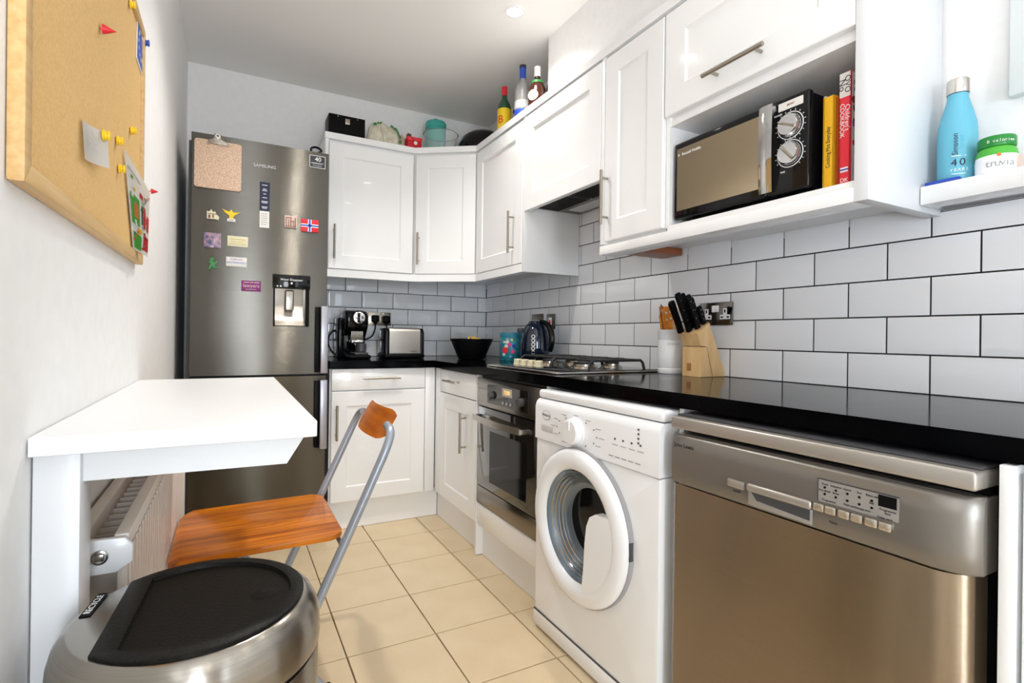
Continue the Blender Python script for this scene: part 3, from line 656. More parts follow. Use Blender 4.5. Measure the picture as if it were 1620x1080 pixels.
for q0, q1 in ((1.215, 1.475), (1.480, 1.742)):
    g_ = MB(FR); y0, y1 = ZW+.0106, ZW+.048; c0, c1 = .125, .405; r = .0056
    for a in (q0, q1):
        g_.tube([(a, y0, c0), (a, y1-.010, c0+.008), (a, y1, c0+.02), (a, y1, c1-.02), (a, y1-.010, c1-.008), (a, y0, c1)], r, 8)
    mid = (q0+q1)/2
    for c in (c0+.03, (c0+c1)/2, c1-.03): g_.tube([(q0, y1, c), (q1, y1, c)], r*.9, 8)
    for c in (.185, .33):
        g_.tube([(mid, y1, c-.065), (mid, y1, c-.022)], r*.9, 8); g_.tube([(mid, y1, c+.022), (mid, y1, c+.065)], r*.9, 8)
        g_.tube([(q0, y1, c), (mid-.03, y1+.003, c)], r*.9, 8); g_.tube([(q1, y1, c), (mid+.03, y1+.003, c)], r*.9, 8)
    g_.build('pan_support', 'iron', t)
# ================================================================== FURNITURE ON THE LEFT
# narrow wall table above the radiator
t = thing('wall_table', 'narrow white wall-fixed table with post and angled bracket', 'table', (-1.68, -2.05, 0))
MB().box(-1.843, -1.500, -2.502, -1.60, .857, .882, .002).build('tabletop', 'satin', t)
MB().box(-1.843, -1.794, -2.482, -2.42, .003, .857, .0015).build('leg', 'dimmed_white', t)
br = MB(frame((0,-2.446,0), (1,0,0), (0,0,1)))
br.prism([(-1.794, .814), (-1.540, .812), (-1.512, .857), (-1.794, .857)], .0, .022); br.build('bracket', 'dimmed_white', t)
MB(frame((0,-1.68,0), (1,0,0), (0,0,1))).prism([(-1.843, .814), (-1.540, .812), (-1.512, .857), (-1.843, .857)], 0, .022).build('bracket', 'dimmed_white', t)
# double-panel radiator
t = thing('radiator', 'double-panel white radiator on the wall under the table', 'radiator', (-1.795, -1.75, .1))
for x in (-1.828, -1.768):
    p = MB(frame((0,0,0), (0,1,0), (0,0,1)))
    n = 34; pts = []
    p.box(-2.35, -1.15, .115, .695, x-.006, x+.006, .003)
    for k in range(n):
        y = -2.335+1.17*k/n
        p.box(y, y+.020, .14, .668, x+.006 if x > -1.8 else x-.006, x+.010 if x > -1.8 else x-.002, .0015, 1)
    p.build('panel', 'radw', t)
for x in (-1.828, -1.768): MB().box(x-.010, x+.010, -2.352, -1.148, .690, .700, .003).build('top_rail', 'radw', t)
gm = MB()
for k in range(30): gm.box(-1.818, -1.778, -2.30+.038*k, -2.297+.038*k, .15, .672)
gm.build('convector_fin', 'radw', t)
cap = MB(frame((-1.798, -2.353, .675), (1,0,0), (0,0,1)))
cap.prism([(-.042, -.018), (-.022, -.030), (.026, -.030), (.046, -.016), (.046, .010), (.036, .022), (-.036, .024), (-.042, .014)], 0, .012, .002)
cap = cap.build('end_cap', 'white', t)
cm = MB(frame((-1.793, -2.365, .672), (1,0,0), (0,0,1))); cm.lathe([(.011, 0), (.011, .003), (.008, .004)], n=20, close=False); cm.box(-.006, .006, -.005, .006, 0, .006, .001); cm.build('bleed_plug', 'nickel', cap)
MB().cyl((-1.80, -2.30, .003), (-1.80, -2.30, .12), .011).build('pipe', 'radw', t)
# folding chair
t = thing('folding_chair', 'folding chair with orange wooden seat and grey tube frame', 'chair', (-1.54, -1.64, 0))
yn, yf = -1.868, -1.412
def P_(x, y, z): return (x, y, z)
for y, q in ((yn, 1), (yf, -1)):
    MB().tube([(-1.528, y, .012), (-1.36, y, .375), (-1.236, y, .648), (-1.216, y+.002*q, .694), (-1.204, y+.012*q, .722), (-1.199, y+.034*q, .738), (-1.198, y+.070*q, .744)], .0125, 14, smooth=1).build('main_tube', 'tube', t)
MB().tube([(-1.365, -1.835, .012), (-1.668, -1.835, .408), (-1.678, -1.80, .416), (-1.678, -1.48, .416), (-1.668, -1.445, .408), (-1.365, -1.445, .012)], .0105, 12).build('rear_frame', 'tube', t)
MB().tube([(-1.336, yn, .425), (-1.336, yf, .425)], .0075, 10).build('cross_rod', 'tube', t)
MB().tube([(-1.50, yn, .075), (-1.50, yf, .075)], .0075, 10).build('cross_rod', 'tube', t)
MB().tube([(-1.40, -1.835, .06), (-1.40, -1.445, .06)], .007, 10).build('cross_rod', 'tube', t)
for y in (yn, yf): MB().cyl((-1.535, y, 0), (-1.520, y, .03), .0165).build('foot_cap', 'black', t)
for y in (-1.835, -1.445): MB().cyl((-1.360, y, 0), (-1.372, y, .03), .0145).build('foot_cap', 'black', t)
def rr(x0, x1, y0, y1, r, n=5):
    out = []
    for cx, cy, a in ((x1-r, y1-r, 0), (x0+r, y1-r, 90), (x0+r, y0+r, 180), (x1-r, y0+r, 270)):
        out += [(cx+r*math.cos(math.radians(a+90*k/n)), cy+r*math.sin(math.radians(a+90*k/n))) for k in range(n+1)]
    return out
st = MB().prism(rr(-.215, .208, -.205, .208, .035), .0, .016, 0)
bmesh.ops.bevel(st.bm, geom=[e for e in st.bm.edges if abs(e.verts[0].co.z-e.verts[1].co.z) < 1e-6], offset=.005, segments=2, profile=.5, affect='EDGES')
for v in st.bm.verts:
    if v.co.x < -.14: v.co.z -= ((-.14-v.co.x)**2)*3.2
    v.co += Vector((-1.538, -1.640, .440))
st.build('seat', 'teak', t)
bk = MB(); rows = []
for k in range(15):
    u = -1+2*k/14; y = -1.646-.172*u; x = -1.210+.020*u*u
    hh = .050 - (.016 if abs(u) > .99 else .005 if abs(u) > .85 else 0)
    rows.append([(x+.5*hh*zz, y, .744+.866*hh*zz) for zz in (-1, -.94, -.5, 0, .5, .94, 1)])
bk.sheet(rows, .020); bk.build('backrest', 'teak2', t)
# touch bin
BX, BY = -1.655, -2.560
t = thing('touch_bin', 'round brushed steel bin with black hinged lid in front of the table', 'bin', (BX, BY, 0))
MB().lathe([(.148, .03), (.150, .04), (.150, .585), (.148, .590)], (BX, BY, 0), n=64).build('body', 'steel_bin', t)
MB().lathe([(.152, .002), (.153, .02), (.151, .032), (.14, .034)], (BX, BY, 0), n=64).build('base_ring', 'dgrey', t)
MB().lathe([(.146, .588), (.146, .598)], (BX, BY, 0), n=64).build('seam', 'black', t)
MB().lathe([(.148, .596), (.1515, .598), (.1525, .612), (.151, .630), (.147, .645), (.141, .655), (.135, .660), (.1315, .6615), (.02, .6615)], (BX, BY, 0), n=72).build('lid_rim', 'steel_bin', t)
ch = -.092
def dshape(r, xc, n=40):
    a0 = math.acos(xc/r); pts = []
    for k in range(n+1):
        a = -a0 + 2*a0*k/n; pts.append((r*math.cos(a), r*math.sin(a)))
    return pts
rot = Matrix.Translation((BX, BY, 0)) @ Matrix.Rotation(math.radians(-4), 4, 'Z')
ld = MB(); outer = dshape(.130, ch); inner = dshape(.113, ch+.026); n_ = len(outer)
rings = [(outer, .6616), (outer, .6650), (dshape(.1275, ch+.003), .6665), (inner, .6665), (dshape(.110, ch+.030), .6565), (dshape(.106, ch+.034), .6560), (dshape(.1035, ch+.037), .6605), (dshape(.099, ch+.042), .6610), (dshape(.08, ch+.06), .6590), (dshape(.03, ch+.082), .6575)]
vr = [[ld.bm.verts.new(rot @ Vector((x, y, z))) for x, y in r_] for r_, z in rings]
for A_, B_ in zip(vr, vr[1:]):
    for k in range(n_): ld.bm.faces.new((A_[k], A_[(k+1) % n_], B_[(k+1) % n_], B_[k]))
ld.bm.faces.new(vr[-1]); ld.bm.faces.new(vr[0][::-1])
ld = ld.build('lid', 'lidblk', t)
MB().lathe([(.020, .0), (.018, .003), (.010, .0045), (0, .005)], (BX+.080, BY-.008, .6592), n=24, T=None).build('touch_button', 'lidblk', ld)
lf = frame((BX-.118, BY+.052, .6617), (.14, 1, 0), (-1, .14, 0))
lb = MB(lf).box(-.031, .031, -.0058, .0058, 0, .0008).build('label_tape', 'black', t)
text('RECYCLE', .0105, lf, 0, 0, .0010, 'whitem', lb, sx=1.15)
# cork board
BF = FL @ Matrix.Rotation(math.radians(.5), 4, 'Z')
t = thing('cork_board', 'pine-framed cork board hung on the wall above the table', 'cork board', (-1.84, -2.15, 1.5))
CT = FL @ Matrix.Translation((-1.70, 1.192, 0)) @ Matrix.Rotation(math.radians(.6), 4, 'Z') @ Matrix.Translation((1.70, -1.192, 0))
b0, b1, d0, d1 = -2.582, -1.692, 1.192, 1.802
MB(CT).box(b0+.01, b1-.01, d0+.01, d1-.01, .001, .011).build('cork_sheet', 'cork', t)
fw = .024
for pts in ([(b0, d0), (b1, d0), (b1-fw, d0+fw), (b0+fw, d0+fw)], [(b0, d1), (b1, d1), (b1-fw, d1-fw), (b0+fw, d1-fw)], [(b0, d0), (b0, d1), (b0+fw, d1-fw), (b0+fw, d0+fw)], [(b1, d0), (b1, d1), (b1-fw, d1-fw), (b1-fw, d0+fw)]):
    MB(CT).prism(pts, .001, .018, .0025).build('frame_rail', 'pine', t)
CC = .0112           # surface of the cork
def pin(name, label, y, z, m, c=CC):
    o = MB(FL).lathe([(.0014, 0), (.0014, .002), (.0095, .0022), (.0098, .0045), (.0070, .006), (.0066, .009), (.0086, .0104), (.0084, .0125), (.005, .0134), (0, .0136)], (y, z, c), n=16).build(name, m)
    return tag(o, label, 'pin', 'pins in the cork board')
pin('push_pin', 'yellow push pin at the top edge of the cork board above the blue card', -1.905, 1.760, 'yellow')
pin('push_pin', 'yellow push pin holding up the small white card', -2.222, 1.357, 'yellow', CC+.010)
pin('push_pin', 'yellow push pin stuck between the white card and the grocery leaflet', -2.033, 1.408, 'yellow')
pin('push_pin', 'yellow push pin stuck in bare cork above the grocery leaflet', -1.871, 1.485, 'yellow')
pin('push_pin', 'yellow push pin low beside the leaflet edge, lowest of the pins', -2.009, 1.357, 'yellow')
pin('push_pin', 'blue push pin through the blue starred card', -1.700, 1.775, 'blue', CC+.002)
def flagpin(label, y, z, c=CC, s=1):
    m_ = MB(FL).cyl((y, z, c), (y, z, c+.004), .0012, 8); m_.lathe([(.0085*s, .004), (.0085*s, .0052), (.0005, .024*s), (0, .024*s)], (y, z, c), n=14)
    return tag(m_.build('cone_pin', 'red'), label, 'pin', 'pins in the cork board')
flagpin('red pointed pin in the bare upper cork away from any paper', -2.190, 1.556)
flagpin('red pointed pin holding the colourful grocery leaflet', -1.742, 1.378, CC+.024, .8)
g = [[(-2.322+.115*i/6, 1.286+.062*(1-j/4)+.018*i/6, CC+.001+.010*(i/6-.3)**2*3+.004*j/4) for j in range(5)] for i in range(7)]
o = MB(FL).sheet(g, .0006).build('note_card', 'paper'); tag(o, 'small white card with faint handwriting pinned to the cork', 'card')
m = MB(FL)
for k in range(3): m.box(-2.300, -2.262+.006*k, 1.335-.008*k, 1.3365-.008*k, CC+.010, CC+.0104)
m.build('handwriting', 'lgrey', o)
o = tag(MB(FL).box(-1.800, -1.690, 1.683, 1.800, CC+.0005, CC+.002, T=Matrix.Translation((-1.745, 1.74, 0)) @ Matrix.Rotation(-.06, 4, 'Z') @ Matrix.Translation((1.745, -1.74, 0))).build('greeting_card', 'paper'), 'blue card with a ring of pale stars pinned to the cork', 'card')
MB(FL).box(-1.795, -1.695, 1.688, 1.795, CC+.002, CC+.0024, T=Matrix.Translation((-1.745, 1.74, 0)) @ Matrix.Rotation(-.06, 4, 'Z') @ Matrix.Translation((1.745, -1.74, 0))).build('blue_print', 'blue', o)
m = MB(FL)
for k in range(12):
    an = 2*math.pi*k/12; cx_, cz_ = -1.745+.034*math.sin(an), 1.742+.034*math.cos(an)
    m.prism([((.0062 if q % 2 == 0 else .0026)*math.sin(math.pi*q/5)+cx_, (.0062 if q % 2 == 0 else .0026)*math.cos(math.pi*q/5)+cz_) for q in range(10)], CC+.0025, CC+.0029)
m.build('star', 'cream', o)
# grocery leaflet, its free edge bowed off the board
def leaf_pt(u, v, e=0):
    y = (-1.835*(1-u)-1.772*u)*(1-v) + (-1.968*(1-u)-1.748*u)*v; z = (1.216*(1-u)+1.203*u)*(1-v) + (1.414*(1-u)+1.374*u)*v
    c = CC+.004+.022*u+.004*math.sin(math.pi*v)*math.sin(math.pi*u)
    return (y, z, c+e)
o = MB(FL).sheet([[leaf_pt(i/8, j/8) for j in range(9)] for i in range(9)], .0006).build('leaflet', 'paper'); tag(o, 'colourful grocery leaflet curling off the lower corner of the cork board', 'leaflet')
def lblot(u0, u1, v0, v1, m, name='print'):
    MB(FL).sheet([[leaf_pt(u0+(u1-u0)*i/3, v0+(v1-v0)*j/3, .0012) for j in range(4)] for i in range(4)], .0003).build(name, m, o)
lblot(.06, .40, .30, .62, 'lime'); lblot(.16, .34, .38, .54, 'orange'); lblot(.08, .5, .02, .20, 'lime'); lblot(.62, .95, .06, .26, 'red'); lblot(.60, .72, .34, .62, 'red'); lblot(.80, .95, .34, .56, 'rosered'); lblot(.5, .56, .36, .60, 'ink'); lblot(.45, .6, .68, .74, 'red'); lblot(.3, .5, .22, .28, 'amber')
rnd = random.Random(21)
for k in range(16):
    u, v = rnd.uniform(.45, .9), .05+.9*k/17
    lblot(u, min(.97, u+rnd.uniform(.05, .16)), v, v+.022, rnd.choice(['ink', 'grey', 'red', 'lime', 'rosered']))
for k in range(10):
    u, v = rnd.uniform(.06, .34), rnd.uniform(.04, .8)
    lblot(u, u+.07, v, v+.035, rnd.choice(['lime', 'amber', 'green', 'paper', 'orange']))
lblot(.06, .55, .86, .88, 'lgrey')
# ================================================================== THINGS ON THE FRIDGE
MG = 'magnets on the fridge door'
def mag(name, label, m, x0, x1, z0, z1, th=.004, bev=.001):
    o = MB(FB).box(x0, x1, z0, z1, FF-.0045, FF+th, bev).build(name, m); return tag(o, label, 'magnet', MG)
t = thing('clipboard', 'pink speckled clipboard hanging on the fridge door', 'clipboard', (-1.68, -FF-.004, 1.78))
MB(FB).prism(rr(-1.774, -1.584, 1.676, 1.896, .012), FF+.003, FF+.0065, .0008).build('board', 'rattan', t)
cl = MB(FB).prism([(-1.722, 1.882), (-1.642, 1.878), (-1.645, 1.893), (-1.668, 1.900), (-1.668, 1.925), (-1.696, 1.927), (-1.696, 1.902), (-1.718, 1.897)], FF+.0065, FF+.013, .002).build('clip', 'nickel', t)
MB(FB).lathe([(.006, 0), (.010, 0), (.010, .004), (.006, .004)], (-1.682, 1.915, FF+.013), n=16, close=False).build('ring', 'chrome', cl)
for x in (-1.722, -1.640): MB(FB).lathe([(.006, 0), (.004, .004), (0, .005)], (x, 1.880, FF+.0065), n=12).build('rivet', 'nickel', cl)
o = MB(FB).prism([(-1.722,1.536),(-1.690,1.538),(-1.676,1.534),(-1.672,1.548),(-1.684,1.560),(-1.690,1.574),(-1.698,1.566),(-1.704,1.582),(-1.712,1.568),(-1.722,1.572)], FF-.0045, FF+.006, .001).build('building_magnet', 'cream'); tag(o, 'small cream magnet shaped like a building below the clipboard', 'magnet', MG)
MB(FB).box(-1.716, -1.708, 1.540, 1.554, FF+.006, FF+.007).box(-1.700, -1.694, 1.542, 1.556, FF+.006, FF+.007).box(-1.718, -1.680, 1.558, 1.561, FF+.006, FF+.007).build('detail', 'brown', o)
o = tag(MB(FB).prism([(-1.660,1.589),(-1.640,1.580),(-1.630,1.578),(-1.627,1.588),(-1.621,1.588),(-1.618,1.577),(-1.606,1.577),(-1.586,1.580),(-1.600,1.570),(-1.612,1.563),(-1.616,1.552),(-1.610,1.542),(-1.622,1.538),(-1.636,1.542),(-1.630,1.552),(-1.632,1.562),(-1.648,1.572)], FF-.0045, FF+.005, .0008).build('bird_magnet', 'yellow'), 'yellow and white magnet of a bird with spread wings', 'magnet', MG)
MB(FB).box(-1.640, -1.606, 1.533, 1.546, FF+.001, FF+.006, .001).build('banner', 'offw', o); text('USA', .010, FB, -1.623, 1.5395, FF+.0062, 'ink', o)
mag('photo_magnet', 'square dark magnet printed with a crowded photo', 'photo', -1.732, -1.664, 1.406, 1.474)
o = mag('plaque_magnet', 'cream oblong plaque magnet in the middle row of the fridge door', 'cream', -1.638, -1.552, 1.420, 1.468)
MB(FB).box(-1.628, -1.562, 1.452, 1.4545, FF+.004, FF+.0045).box(-1.624, -1.568, 1.442, 1.444, FF+.004, FF+.0045).box(-1.628, -1.562, 1.431, 1.433, FF+.004, FF+.0045).build('engraving', 'olive', o)
o = tag(MB(FB).prism([(-1.704,1.361),(-1.694,1.362),(-1.690,1.354),(-1.697,1.349),(-1.690,1.338),(-1.680,1.346),(-1.676,1.343),(-1.684,1.330),(-1.688,1.328),(-1.686,1.322),(-1.672,1.320),(-1.674,1.314),(-1.690,1.313),(-1.698,1.322),(-1.706,1.304),(-1.715,1.306),(-1.706,1.326),(-1.703,1.338),(-1.710,1.334),(-1.714,1.337),(-1.704,1.349),(-1.709,1.354)], FF-.0045, FF+.005, .0006).build('figure_magnet', 'green'), 'dark green magnet of a small striding figure', 'magnet', MG)
o = mag('plate_magnet', 'white number-plate magnet with blue city lettering', 'offw', -1.642, -1.556, 1.326, 1.370)
text('California', .013, FB, -1.599, 1.360, FF+.0043, 'violet', o); text('SAN FRANCISCO', .0125, FB, -1.599, 1.344, FF+.0043, 'blue', o, sx=.86); MB(FB).box(-1.632, -1.566, 1.330, 1.332, FF+.004, FF+.0045).build('print', 'lgrey', o)
o = mag('slogan_magnet', 'purple oblong magnet with white slogan lettering', 'purple', -1.578, -1.494, 1.214, 1.264)
text('lawyers', .023, FB, -1.536, 1.240, FF+.0043, 'pinkt', o); MB(FB).box(-1.568, -1.545, 1.254, 1.2575, FF+.004, FF+.0045).box(-1.542, -1.528, 1.254, 1.2575, FF+.004, FF+.0045).box(-1.525, -1.502, 1.254, 1.2575, FF+.004, FF+.0045).box(-1.560, -1.515, 1.222, 1.2235, FF+.004, FF+.0045).build('print', 'pinkt', o)
o = mag('tile_magnet', 'pinkish square tile magnet with dark line drawing', 'pinkt', -1.394, -1.338, 1.533, 1.592)
m = MB(FB)
for x0, z0, x1, z1 in ((-1.388,1.540,-1.385,1.58),(-1.378,1.538,-1.375,1.572),(-1.368,1.540,-1.364,1.586),(-1.356,1.540,-1.353,1.57),(-1.348,1.538,-1.344,1.582),(-1.388,1.578,-1.37,1.582),(-1.368,1.562,-1.35,1.565),(-1.39,1.537,-1.342,1.540)): m.box(x0, x1, z0, z1, FF+.004, FF+.0046)
m.build('drawing', 'brown', o)
o = mag('flag_magnet', 'red flag magnet with a white-edged blue cross', 'red', -1.319, -1.238, 1.522, 1.583)
MB(FB).box(-1.319, -1.238, 1.545, 1.560, FF+.004, FF+.0045).box(-1.2865, -1.2705, 1.522, 1.583, FF+.004, FF+.0045).build('white_cross', 'whitem', o)
MB(FB).box(-1.319, -1.238, 1.549, 1.556, FF+.0045, FF+.005).box(-1.2825, -1.2745, 1.522, 1.583, FF+.0045, FF+.005).build('blue_cross', 'blue', o)
tag(MB(FB).box(-1.34, -1.225, 1.907, 1.940, .44, .46, .002).build('wood_offcut', 'oak'), 'small brown wood offcut lying on top of the fridge', 'offcut')
tag(MB(FB).tube([(-1.30, 1.911, .50), (-1.255, 1.935, .52), (-1.222, 1.962, .50), (-1.20, 1.985, .47), (-1.23, 2.012, .44), (-1.262, 1.99, .46), (-1.252, 1.95, .50), (-1.21, 1.932, .51), (-1.19, 1.915, .46)], .0055, 8, smooth=2).build('power_cable', 'black'), 'black looped cable lying on top of the fridge', 'cable')
tag(MB(FB).tube([(-1.215, 1.928, .40), (-1.205, 1.95, .39), (-1.20, 1.975, .38), (-1.20, 1.995, .36), (-1.20, 2.0, .34)], [.014, .020, .016, .010, .004], 8, smooth=1).build('plastic_bag', 'frost'), 'crumpled clear plastic bag beside the cable on the fridge', 'bag')
# ================================================================== THINGS ON TOP OF THE WALL CABINETS
ZK = ZT+.0055
t = thing('black_box', 'matt black storage box with metal label holder on top of the cabinets', 'box', (-1.03, -.22, ZK))
MB(FB).box(-1.136, -.930, ZK, 2.285, .12, .25, .002).build('body', 'black', t)
MB(FB).box(-1.044, -1.018, 2.236, 2.268, .25, .252, .0008).build('label_holder', 'nickel', t)
for x in (-1.085, -.975): MB(FB).lathe([(.004, 0), (.003, .002), (0, .0025)], (x, 2.274, .25), n=10).build('stud', 'nickel', t)
MB(FB).lathe([(.006, 0), (.006, .006), (0, .007)], (-1.1365, 2.19, -.19), (-1,0,0), n=10).build('stud', 'nickel', t)
# cotton bag, lumpy
def lump(sx, sy, sz, cen, seed, amp=.12, pinch=0):
    b_ = bmesh.new(); bmesh.ops.create_icosphere(b_, subdivisions=4, radius=1); rnd = random.Random(seed)
    from mathutils import noise
    for v in b_.verts:
        d = 1+amp*noise.noise(v.co*2.1+Vector((seed, 0, 0)))+.04*noise.noise(v.co*7+Vector((0, seed, 0)))
        c = v.co*d; z = max(c.z, -.72)
        v.co = Vector((c.x*sx, c.y*sy, z*sz))+Vector(cen)
    b_.verts.index_update(); m_ = MB(); m_._add(b_); return m_
t = thing('cotton_bag', 'lumpy cream cotton bag with green leaf print on top of the cabinets', 'bag', (-.84, -.24, ZK))
lump(.076, .050, .105, (-.846, -.255, ZK+.0765), 3).build('fold', 'bag', t)
lump(.064, .055, .095, (-.780, -.250, ZK+.0695), 8).build('fold', 'bag', t)
tie = MB().tube([(-.834, -.300, ZK+.02), (-.828, -.315, ZK+.06), (-.838, -.312, ZK+.10), (-.85, -.29, ZK+.15)], [.012, .006, .008, .004], 8, smooth=1).build('knot', 'bag', t)
m = MB(); rnd = random.Random(4)
for k in range(26):
    th = rnd.uniform(-.2, 2.4); x = -.83+.10*math.cos(th); z = ZK+.075+.085*math.sin(th)
    m.lathe([(.0065, 0), (.006, .002), (0, .0025)], (x, -.298-rnd.uniform(0, .012), z), (rnd.uniform(-.4,.4), -1, rnd.uniform(-.2,.5)), n=7)
m = m.build('leaf_print', 'green', t); m['kind'] = 'stuff'
tag(lump(.022, .035, .080, (-.697, -.215, ZK+.0595), 12, .2).build('paper_bag', 'pinkt'), 'crumpled pale pink paper bag between cotton bag and red tin', 'bag')
t = thing('red_tin', 'small red tin with a white round tag on a string', 'tin', (-.635, -.25, ZK))
MB().box(-.680, -.592, -.285, -.215, ZK, ZK+.118, .004).build('body', 'red', t)
MB().box(-.682, -.590, -.287, -.213, ZK+.100, ZK+.121, .003).build('lid', 'rosered', t)
MB(FB).lathe([(.011, 0), (.011, .002), (0, .002)], (-.632, ZK+.085, .2865), n=18).build('tag', 'whitem', t)
MB().tube([(-.668, -.25, ZK+.150), (-.655, -.287, ZK+.115), (-.640, -.289, ZK+.095)], .003, 6).build('string', 'brown', t)
MB().box(-.676, -.650, -.262, -.235, ZK+.121, ZK+.147, .004).build('knob', 'brown', t)
t = thing('drinks_jar', 'teal glass jar with knobbed lid on top of the corner cabinet', 'jar', (-.448, -.137, ZK))
MB().lathe([(.058, 0), (.064, .006), (.066, .14), (.066, .250), (.062, .258), (.060, .258)], (-.448, -.137, ZK), n=36).build('body', 'tealg', t)
MB().lathe([(.068, .255), (.069, .285), (.062, .298), (.030, .304), (.016, .306), (.014, .322), (0, .324)], (-.448, -.137, ZK), n=36).build('lid', 'tealg', t)
t = thing('glass_bowl', 'clear glass mixing bowl standing in front of the teal jar', 'bowl', (-.480, -.317, ZK))
MB().lathe([(0, 0), (.068, 0), (.073, .004), (.092, .075), (.104, .150), (.107, .152), (.102, .148), (.090, .077), (.071, .009), (0, .007)], (-.480, -.317, ZK), n=48, close=False).build('bowl', 'glass', t)
MB().lathe([(.1065, .1505), (.109, .152), (.1065, .1545), (.104, .152), (.1065, .1505)], (-.480, -.317, ZK), n=48, close=False).build('rim', 'smoke', t)
t = thing('wok', 'black wok lying upside down on top of the corner cabinet', 'pan', (-.20, -.31, ZK))
MB().lathe([(.176, 0), (.178, .004), (.175, .008), (.172, .06), (.160, .125), (.136, .175), (.095, .205), (.060, .212), (.056, .217), (0, .217)], (-.195, -.325, ZK), n=48).build('bowl', 'blackg', t)
MB().tube([(-.345, -.425, ZK+.075), (-.366, -.441, ZK+.070), (-.384, -.452, ZK+.062)], .011, 8, smooth=1).build('handle', 'black', t)
BG = 'bottles on top of the wall cabinets'
def bottle(name, label, x, y, prof, m, cap, capm, lab=None):
    t = thing(name, label, 'bottle', (x, y, ZK), BG)
    MB().lathe(prof, (x, y, ZK), n=28).build('body', m, t)
    MB().lathe(cap, (x, y, ZK), n=20).build('cap', capm, t)
    for h0, h1, r, lm in (lab or []): MB().lathe([(r, h0), (r+.0012, h0+.001), (r+.0012, h1-.001), (r, h1)], (x, y, ZK), n=28, close=False).build('label', lm, t)
    return t
b = bottle('spirit_bottle', 'green bottle with red cap and yellow label', -.278, -.775, [(.035, 0), (.037, .004), (.037, .185), (.033, .205), (.018, .235), (.0145, .25), (.014, .275)], 'dkgreen', [(.0155, .255), (.0155, .302), (.013, .305), (0, .305)], 'red', [(.05, .175, .0372, 'yellow')])
text('B', .06, frame((-.278-.0388*.86, -.775-.0388*.52, ZK+.11), (.52, -.86, 0), (0,0,1)), 0, 0, .0, 'red', b)
b = bottle('spirit_bottle', 'slim amber bottle with cream label behind the green one', -.203, -.805, [(.031, 0), (.033, .004), (.033, .17), (.028, .195), (.015, .23), (.0125, .26), (.0125, .268)], 'amberg', [(.0135, .25), (.0135, .283), (0, .284)], 'cream', [(.06, .155, .0332, 'cream')])
b = bottle('vodka_bottle', 'tall frosted clear bottle with blue cap, tallest of the bottles', -.270, -.965, [(.040, 0), (.042, .005), (.042, .195), (.038, .225), (.020, .248), (.0155, .258), (.0145, .30)], 'frost', [(.0165, .268), (.0165, .322), (.0175, .323), (.0175, .338), (0, .339)], 'blue', [(.05, .098, .0422, 'blue'), (.105, .145, .0422, 'lgrey')])
MB().lathe([(.0179, .324), (.0179, .3395), (0, .340)], (-.270, -.965, ZK), n=20).build('cap_top', 'ink', b)
b = bottle('liqueur_bottle', 'round-shouldered dark brown bottle with white cap and round white label', -.262, -1.100, [(.044, 0), (.046, .005), (.046, .12), (.042, .16), (.030, .19), (.017, .205), (.0145, .215), (.0145, .24)], 'amberg', [(.0165, .222), (.0165, .272), (.014, .274), (0, .274)], 'whitem', [(.176, .198, .0305, 'green')])
nf = frame((-.262-.047*.86, -1.100-.047*.52, ZK+.115), (.52, -.86, 0), (0,0,1))
MB(nf).lathe([(.026, -.010), (.026, .0005), (.0, .0015)], n=32).build('round_label', 'cream', b); text('VERMOUTH', .0085, nf, 0, .006, .002, 'ink', b); MB(nf).box(-.014, .014, -.008, -.006, .001, .002).build('print', 'darkred', b)
b = bottle('spirit_bottle', 'dark bottle with dark red cap and cream label beside the duct', -.178, -1.114, [(.032, 0), (.034, .004), (.034, .17), (.028, .195), (.014, .225), (.0125, .25)], 'blackg', [(.0135, .235), (.0135, .272), (0, .273)], 'darkred', [(.196, .232, .0225, 'cream'), (.06, .15, .0342, 'cream')])
tag(MB().lathe([(.03, 0), (.032, .004), (.032, .05), (.028, .052), (0, .052)], (-.268, -.690, ZK), n=24).build('small_jar', 'dgrey'), 'small dark jar standing beside the green bottle', 'jar')
# ================================================================== THINGS ON THE WORKTOP
ZS = ZW+.0006
# coffee machine
t = thing('coffee_machine', 'black capsule coffee machine with chrome lever dial', 'coffee machine', (-.965, -.25, ZS))
MB(FB).box(-1.030, -.908, ZS, ZS+.022, .06, .385, .008, 3).build('base', 'black', t)
MB(frame((0,0,0), (0,-1,0), (0,0,1))).prism([(.07, ZS+.02), (.20, ZS+.02), (.205, ZS+.13), (.25, ZS+.15), (.29, ZS+.17), (.305, ZS+.215), (.300, ZS+.250), (.27, ZS+.272), (.21, ZS+.282), (.13, ZS+.272), (.085, ZS+.24), (.07, ZS+.18)], .906, 1.034, .014, seg=3).build('body', 'blackg', t)
MB(FB).box(-1.062, -1.030, ZS, ZS+.235, .07, .21, .010, 3).build('water_tank', 'blackg', t)
dl = MB(FB).lathe([(.044, -.04), (.044, .008), (.040, .012), (0, .012)], (-.962, ZS+.232, .292), (0, .12, 1), n=32).build('dial_housing', 'black', t)
MB(FB).lathe([(.034, .012), (.034, .016), (.030, .018), (0, .018)], (-.962, ZS+.2335, .292), (0, .12, 1), n=32).build('dial', 'chrome', dl)
MB(FB).box(-.972, -.952, ZS+.205, ZS+.262, .308, .322, .006, 3).build('lever', 'blackg', dl)
MB(FB).box(-.959, -.955, ZS+.212, ZS+.258, .3215, .3232, .0008).build('lever_inlay', 'chrome', dl)
gr = MB(FB)
for k in range(9): gr.box(-.996+.0078*k, -.9915+.0078*k, ZS+.105, ZS+.182, .225, .262, .001)
gr.build('front_grille', 'nickel', t)
MB(FB).box(-.998, -.925, ZS+.086, ZS+.106, .20, .272, .006, 3).box(-.975, -.948, ZS+.070, ZS+.088, .225, .258, .004).build('spout', 'chrome', t)
